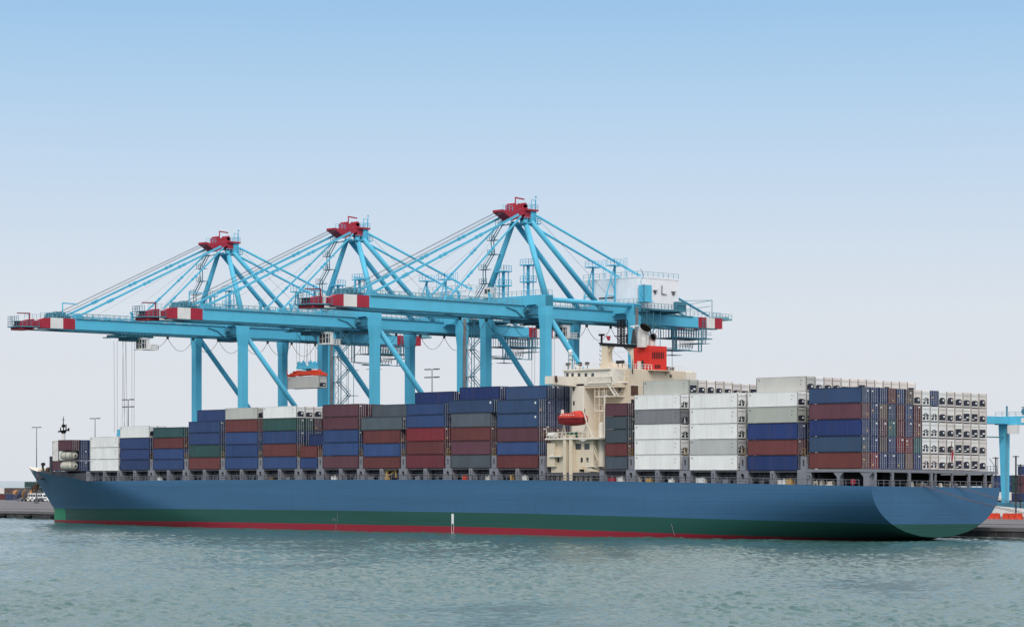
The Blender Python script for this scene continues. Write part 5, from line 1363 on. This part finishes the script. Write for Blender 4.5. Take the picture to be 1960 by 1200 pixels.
# ------------------------------------------------------------------ quay furniture and the yard
def light_mast(px, Y, pytop, lab, double=False):
    x, k = onY(px, Y); zt = CH + (HZ-pytop)*k
    r = empty('light_mast', (x, Y, 2), lab, 'light mast', 'floodlight masts on the quay'); o = r.location.copy()
    q = MB(); q.tube((x,Y,2),(x,Y,zt),.26,8,.11); q.box(x-.7,x+.7,Y-.7,Y+.7,2,2.5); q.build('pole', M['castg'], r, o)
    q = MB()
    for z in ((zt, zt-2.2) if double else (zt,)):
        q.bar((x-2.8,Y,z),(x+2.8,Y,z),.14); q.bar((x,Y-2.0,z),(x,Y+2.0,z),.14)
        for dx in (-2.7,-1.8,-.9,.9,1.8,2.7): q.box(x+dx-.22,x+dx+.22,Y-.25,Y+.25,z-.1,z+.2)
    q.build('lamp_head', M['castg'], r, o)
light_mast(70, 180, 818, 'slim light mast with a flat head, leftmost, behind the bow')
light_mast(182, 150, 801, 'slim light mast above the white containers at the bow')
light_mast(245.5, 95, 765, 'tall light mast with two lamp tiers left of the cranes', True)
light_mast(827, 110, 707, 'light mast with two lamp tiers between the crane legs', True)
def yard_box(px, Y, z, w_cols, code, lab, L=C40, h=2.6, group='containers in the yard'):
    x = onY(px, Y)[0]
    return container(x, Y, z, z+h, L, code, lab, mark=False, doors=True, group=group)
k = 0
LY = 262
for i, (p, t, cd, l) in enumerate([(-22,0,'o','brick red container on the quay at the left edge of the view'),(2,0,'r','rust red container on the quay behind the blue box'),(8,1,'K','brown container on top of the rust red yard row'),
        (-20,1,'w','off-white container on top of the red yard row, left edge'),(22,0,'R','bright red container in the left yard row'),(15,1,'K','brown container, right one of the pair on the red row')]):
    yard_box(p, LY, 2+t*2.65, 1, cd, l)
yard_box(10, 250, 2, 1, 'v', 'small blue container standing before the red yard row', C20)
yard_box(47, 300, 2, 1, 'g', 'lower dark green container in the yard behind the bus')
yard_box(47, 300, 4.65, 1, 'g', 'middle dark green container in the yard behind the bus')
yard_box(47, 300, 7.3, 1, 'g', 'topmost dark green container in the yard behind the bus')
yard_box(66, 300, 7.3, 1, 'g', 'dark green container in the yard partly hidden by the bow')
for i, (p, c1, l) in enumerate([(36,'brass','orange steel coil drum at the left of the row in the yard'),(44,'N','blue steel coil drum, second of the row in the yard'),(50,'brass','orange steel coil drum, third of the row in the yard'),(57,'N','blue steel coil drum, fourth of the row, behind the bus'),(64,'brass','orange steel coil drum at the right of the row beside the bow')]):
    x = onY(p, 255)[0]; r = empty('cable_drum', (x,255,2), l, 'cable drum', 'cable drums in the yard'); o = r.location.copy()
    mm = M['drum'+c1] if ('drum'+c1) in M else M.setdefault('drum'+c1, mat('drum_'+('orange' if c1 == 'brass' else 'blue'), (.42,.19,.08) if c1 == 'brass' else (.05,.09,.24), .7, var=.2))
    MB().tube((x-2.2,255,4.4),(x+2.2,255,4.4),2.0,18).build('winding', mm, r, o)
    
    for dx_ in (-2.5, 2.25): MB().tube((x+dx_,255,4.4),(x+dx_+.25,255,4.4),2.4,20).build('flange', M['brass'] if c1 != 'brass' else M['castg'], r, o)
def wheels(r, o, xs_, y0, y1, rad, z):
    for x in xs_:
        for y in (y0, y1): MB().tube((x,y-.12,z+rad),(x,y+.12,z+rad),rad,12).build('wheel', M['rubber'], r, o)
def bus():
    Y = 232; x = onY(53, Y)[0]; L = 11.5
    r = empty('bus', (x+L/2, Y, 2), 'white bus with a row of dark windows parked behind the bow', 'bus'); o = r.location.copy()
    q = MB(); q.prism([(x,2.35),(x+L,2.35),(x+L,3.7),(x+L-.35,5.15),(x+.4,5.2),(x,3.8)],'y',Y,Y+2.5); q.build('body', M['white'], r, o)
    for k in range(6): MB().box(x+.5+k*1.78,x+1.95+k*1.78,Y-.02,Y+.05,3.85,4.8).build('window', M['glass'], r, o)
    MB().box(x+L-.16,x+L+.01,Y+.2,Y+2.3,3.9,4.6).build('rear_window', M['glass'], r, o)
    wheels(r, o, (x+2.2,x+8.8), Y+.15, Y+2.3, .5, 2)
bus()
cars = [(38,'grey','silver hatchback parked at the left of the row by the bus'),(46,'castg','dark grey car parked second in the row before the bus'),(54,'creamw','pale car parked in front of the bus'),(62,'white','white car parked before the rear half of the bus'),(70,'grey','grey car parked right of the bus'),(78,'castg','dark car parked furthest right, beside the bow'),(87,'white','white car parked hard against the bow outline')]
car0 = None
for p, m, l in cars:
    Y = 222; x = onY(p, Y)[0]
    r = empty('parked_car', (x, Y, 2), l, 'car', 'cars parked on the quay'); o = r.location.copy()
    q = MB(); q.prism([(x-2.1,2.3),(x+2.1,2.3),(x+2.1,2.85),(x+1.3,3.0),(x+.7,3.5),(x-.9,3.5),(x-1.5,2.95),(x-2.1,2.8)],'y',Y,Y+1.7); q.build('body', M[m], r, o)
    q = MB(); q.prism([(x-1.3,2.98),(x+1.15,2.98),(x+.62,3.42),(x-.82,3.42)],'y',Y-.01,Y+1.71); q.build('window', M['glass'], r, o)
    wheels(r, o, (x-1.3,x+1.3), Y+.08, Y+1.6, .32, 2)
# workboat moored under the bow
def boat():
    Y = 38; x = onY(98, Y)[0]
    r = empty('mooring_dolphin', (x, 41, 0), 'small white shelf bracket on the quay wall right beside the stem', 'bracket'); o = r.location.copy()
    q = MB(); q.box(x-1.4,x+1.5,39.9,41.2,2.3,3.3); q.build('top', M['cwhite'], r, o)
    q = MB(); q.prism([(39.9,2.3),(41.2,2.3),(41.2,.6)],'x',x-.2,x+.2); q.bar((x,41.3,-1),(x,41.3,2.3),.4); q.build('bracket', M['rust'], r, o)
boat()
# yard to the right
RY = 262
for i, (p, t, cd, l, L) in enumerate([(1936,0,'g','dark green container, bottom of the right yard stack',C40),(1936,1,'v','dull blue container, second tier, right yard stack behind the gantry',C40),(1936,2,'g','green container, third tier, right yard stack behind the gantry',C40),(1936,3,'g','green container on top of the left column, right yard stack',C40),
        (1948,0,'N','navy container, bottom, front column of the right yard stack',C40),(1948,1,'N','navy container, second tier, front column of the right yard stack',C40),(1948,2,'m','maroon container, third tier, front column of the right yard stack',C40),(1948,3,'m','maroon container, fourth tier, front column of the right yard stack',C40),(1948,4,'N','navy container on top of the right yard stack',C40)]):
    yard_box(p, RY - (4 if p == 1948 else 0), 2+t*2.62, 1, cd, l)
for i, (p, t, cd) in enumerate([(1880,3,'N'),(1880,2,'N'),(1880,1,'w'),(1880,0,'v')]):
    yard_box(p, 300, 2+t*2.62, 1, cd, f"{COLS[cd][1]} yard container seen under the stern platform, {tword(t,0)} tier behind the quay")
def yard_gantry():
    Y = 205; xl = onY(1920, Y)[0]; s = onY(1920,Y)[1]; zt = CH+(HZ-797)*s; zb = CH+(HZ-813)*s
    r = empty('yard_gantry', (xl, Y, 2), 'teal rail-mounted yard gantry with a wide beam at the right edge', 'gantry crane'); o = r.location.copy()
    q = MB(); q.prism([(xl-1.5,zb),(xl+1.1,zb),(xl+.9,5),(xl-.5,5)],'y',Y,Y+1.5); q.build('leg', M['teal'], r, o)
    q = MB(); q.prism([(xl-1.3,zb),(xl+1.1,zb),(xl+.9,5),(xl-.7,5)],'y',Y+14,Y+15.5); q.build('leg', M['teal'], r, o)
    q = MB(); q.box(xl-2.5,xl+45,Y-.3,Y+2.4,zb,zt); q.box(xl-2.5,xl+45,Y+13.8,Y+16.2,zb,zt); q.build('main_beam', M['teal'], r, o)
    q = MB(); q.box(xl-2.6,xl+2,Y-26,Y+24,zb+.2,zt-.1); q.build('end_beam', M['teal'], r, o)
    q = MB(); q.bar((xl-.5,Y-20,zb-3.3),(xl,Y,zb-3.3),.3); q.bar((xl+.5,Y+1,zt),(xl+.5,Y+1,zt+2.8),.35)
    for k in range(8): q.tube((xl+7+k*2.2,Y-.5,zt+1.2),(xl+7+k*2.2,Y+.5,zt+1.2),.9,10)
    q.bar((xl+6,Y,zt+2.3),(xl+45,Y,zt+2.3),.3); q.build('rope_drive', M['teal_d'], r, o)
    q = MB(); q.box(xl+6,xl+8,Y-.34,Y-.31,zb+.5,zt-.5); q.build('sign_plate', M['cwhite'], r, o)
    q = MB()
    for k in range(26): q.box(xl+1.15,xl+1.2,Y-.3,Y+.25,5.5+k*.8,5.56+k*.8)
    for yy in (Y-.3,Y+.25): q.bar((xl+1.17,yy,5),(xl+1.17,yy,zb),.09)
    q.build('ladder', M['tealrail'], r, o)
    q = MB(); q.box(xl+2.5,xl+5.5,Y-1.6,Y-.4,zb-2.4,zb-.1); q.build('electrical_cabin', M['cwhite'], r, o)
    q = MB(); q.rail([(xl-2.4,Y-.2,zt),(xl+44,Y-.2,zt)],1.1,2.2,.05); q.build('beam_railing', M['tealrail'], r, o)
    q = MB(); q.box(xl-4,xl+4,Y-.5,Y+18,2.6,5); q.build('sill', M['teal_d'], r, o)
yard_gantry()
for i, (p, l) in enumerate([(1888,'orange barrier block partly hidden by the stern'),(1898,'orange barrier block right of the stern, second from left'),(1908,'orange barrier block with an open gap to its right'),(1926,'orange barrier block right of the gap'),(1938,'orange barrier block, second from the right'),(1951,'orange barrier block at the right edge')]):
    Y = 132; x, k = onY(p, Y)
    r = empty('barrier', (x, Y, 2), l, 'barrier', 'orange barriers on the quay'); o = r.location.copy()
    q = MB(); q.prism([(x-.75,2),(x+.75,2),(x+.62,2.5),(x+.55,3.2),(x-.55,3.2),(x-.62,2.5)],'y',Y,Y+2.0) if False else q.prism([(Y-.6,2),(Y+.6,2),(Y+.35,2.5),(Y+.22,3.35),(Y-.22,3.35),(Y-.35,2.5)],'x',x-.8,x+.75); q.build('block', M['orange'], r, o)
    q = MB(); q.tube((x-.3,Y-.4,2.2),(x-.3,Y-.6,2.2),.14,8); q.bar((x-.5,Y,3.35),(x+.5,Y,3.35),.16,.12); q.build('fitting', M['castg'], r, o)
x = onY(1915, 170)[0]; r = empty('concrete_block_wall', (x, 172, 2), 'low pale concrete block wall behind the orange barriers', 'wall'); o = r.location.copy()
q = MB(); q.prism([(x-9,2),(x+5,2),(x+5,3.9),(x-9,4.9)],'y',172,173); q.build('wall', M['cwhite'], r, o)
for i, (p, Y, zt, l) in enumerate([(1944.5,160,17,'dark slim post on the quay right of the teal yard gantry'),(1953,175,15,'dark post nearest the right edge of the view'),(1906,190,17,'grey lattice post behind the stern corner')]):
    x = onY(p,Y)[0]; r = empty('quay_post', (x,Y,2), l, 'post', 'dark posts on the quay'); o = r.location.copy()
    q = MB(); q.tube((x,Y,2),(x,Y,zt),.2,8); q.build('pole', M['dark'], r, o)
    q = MB(); 
    for z in (zt-.3, zt-5, zt-9): q.box(x-.6,x+.6,Y-.6,Y+.6,z,z+.2)
    q.build('step_bracket', M['dark'], r, o)
# mooring lines
def sag(a, b, s, n=14):
    a, b = Vector(a), Vector(b)
    return [a + (b-a)*i/n - Vector((0,0,s*4*(i/n)*(1-i/n))) for i in range(n+1)]
lines = [((1762,928),(2010,992),46,'lowest mooring line running from the stern to the quay'),((1767,928),(2015,990),46,'second lowest mooring line from the stern to the quay'),((1826,929),(2050,985),52,'upper mooring line from the stern, left of its pair'),((1831,929),(2060,982),52,'topmost mooring line from the stern to the quay')]
for (p0,y0),(p1,y1),Y,l in lines:
    a = (.05, yX(p0,.05), zX(p0,y0,.05)); b = (onY(p1,Y)[0], Y, max(2.3, zY(p1,y1,Y)))
    q = MB(); q.path(sag(a,b,.6), .05, 6); o = q.build('mooring_line', M['rope']); tag(o, l, 'mooring line', 'mooring lines at the stern')

# drop the prototypes: they are only mesh sources
for v in protos.values():
    for o in (v if isinstance(v, list) else [v]): bpy.data.objects.remove(o)
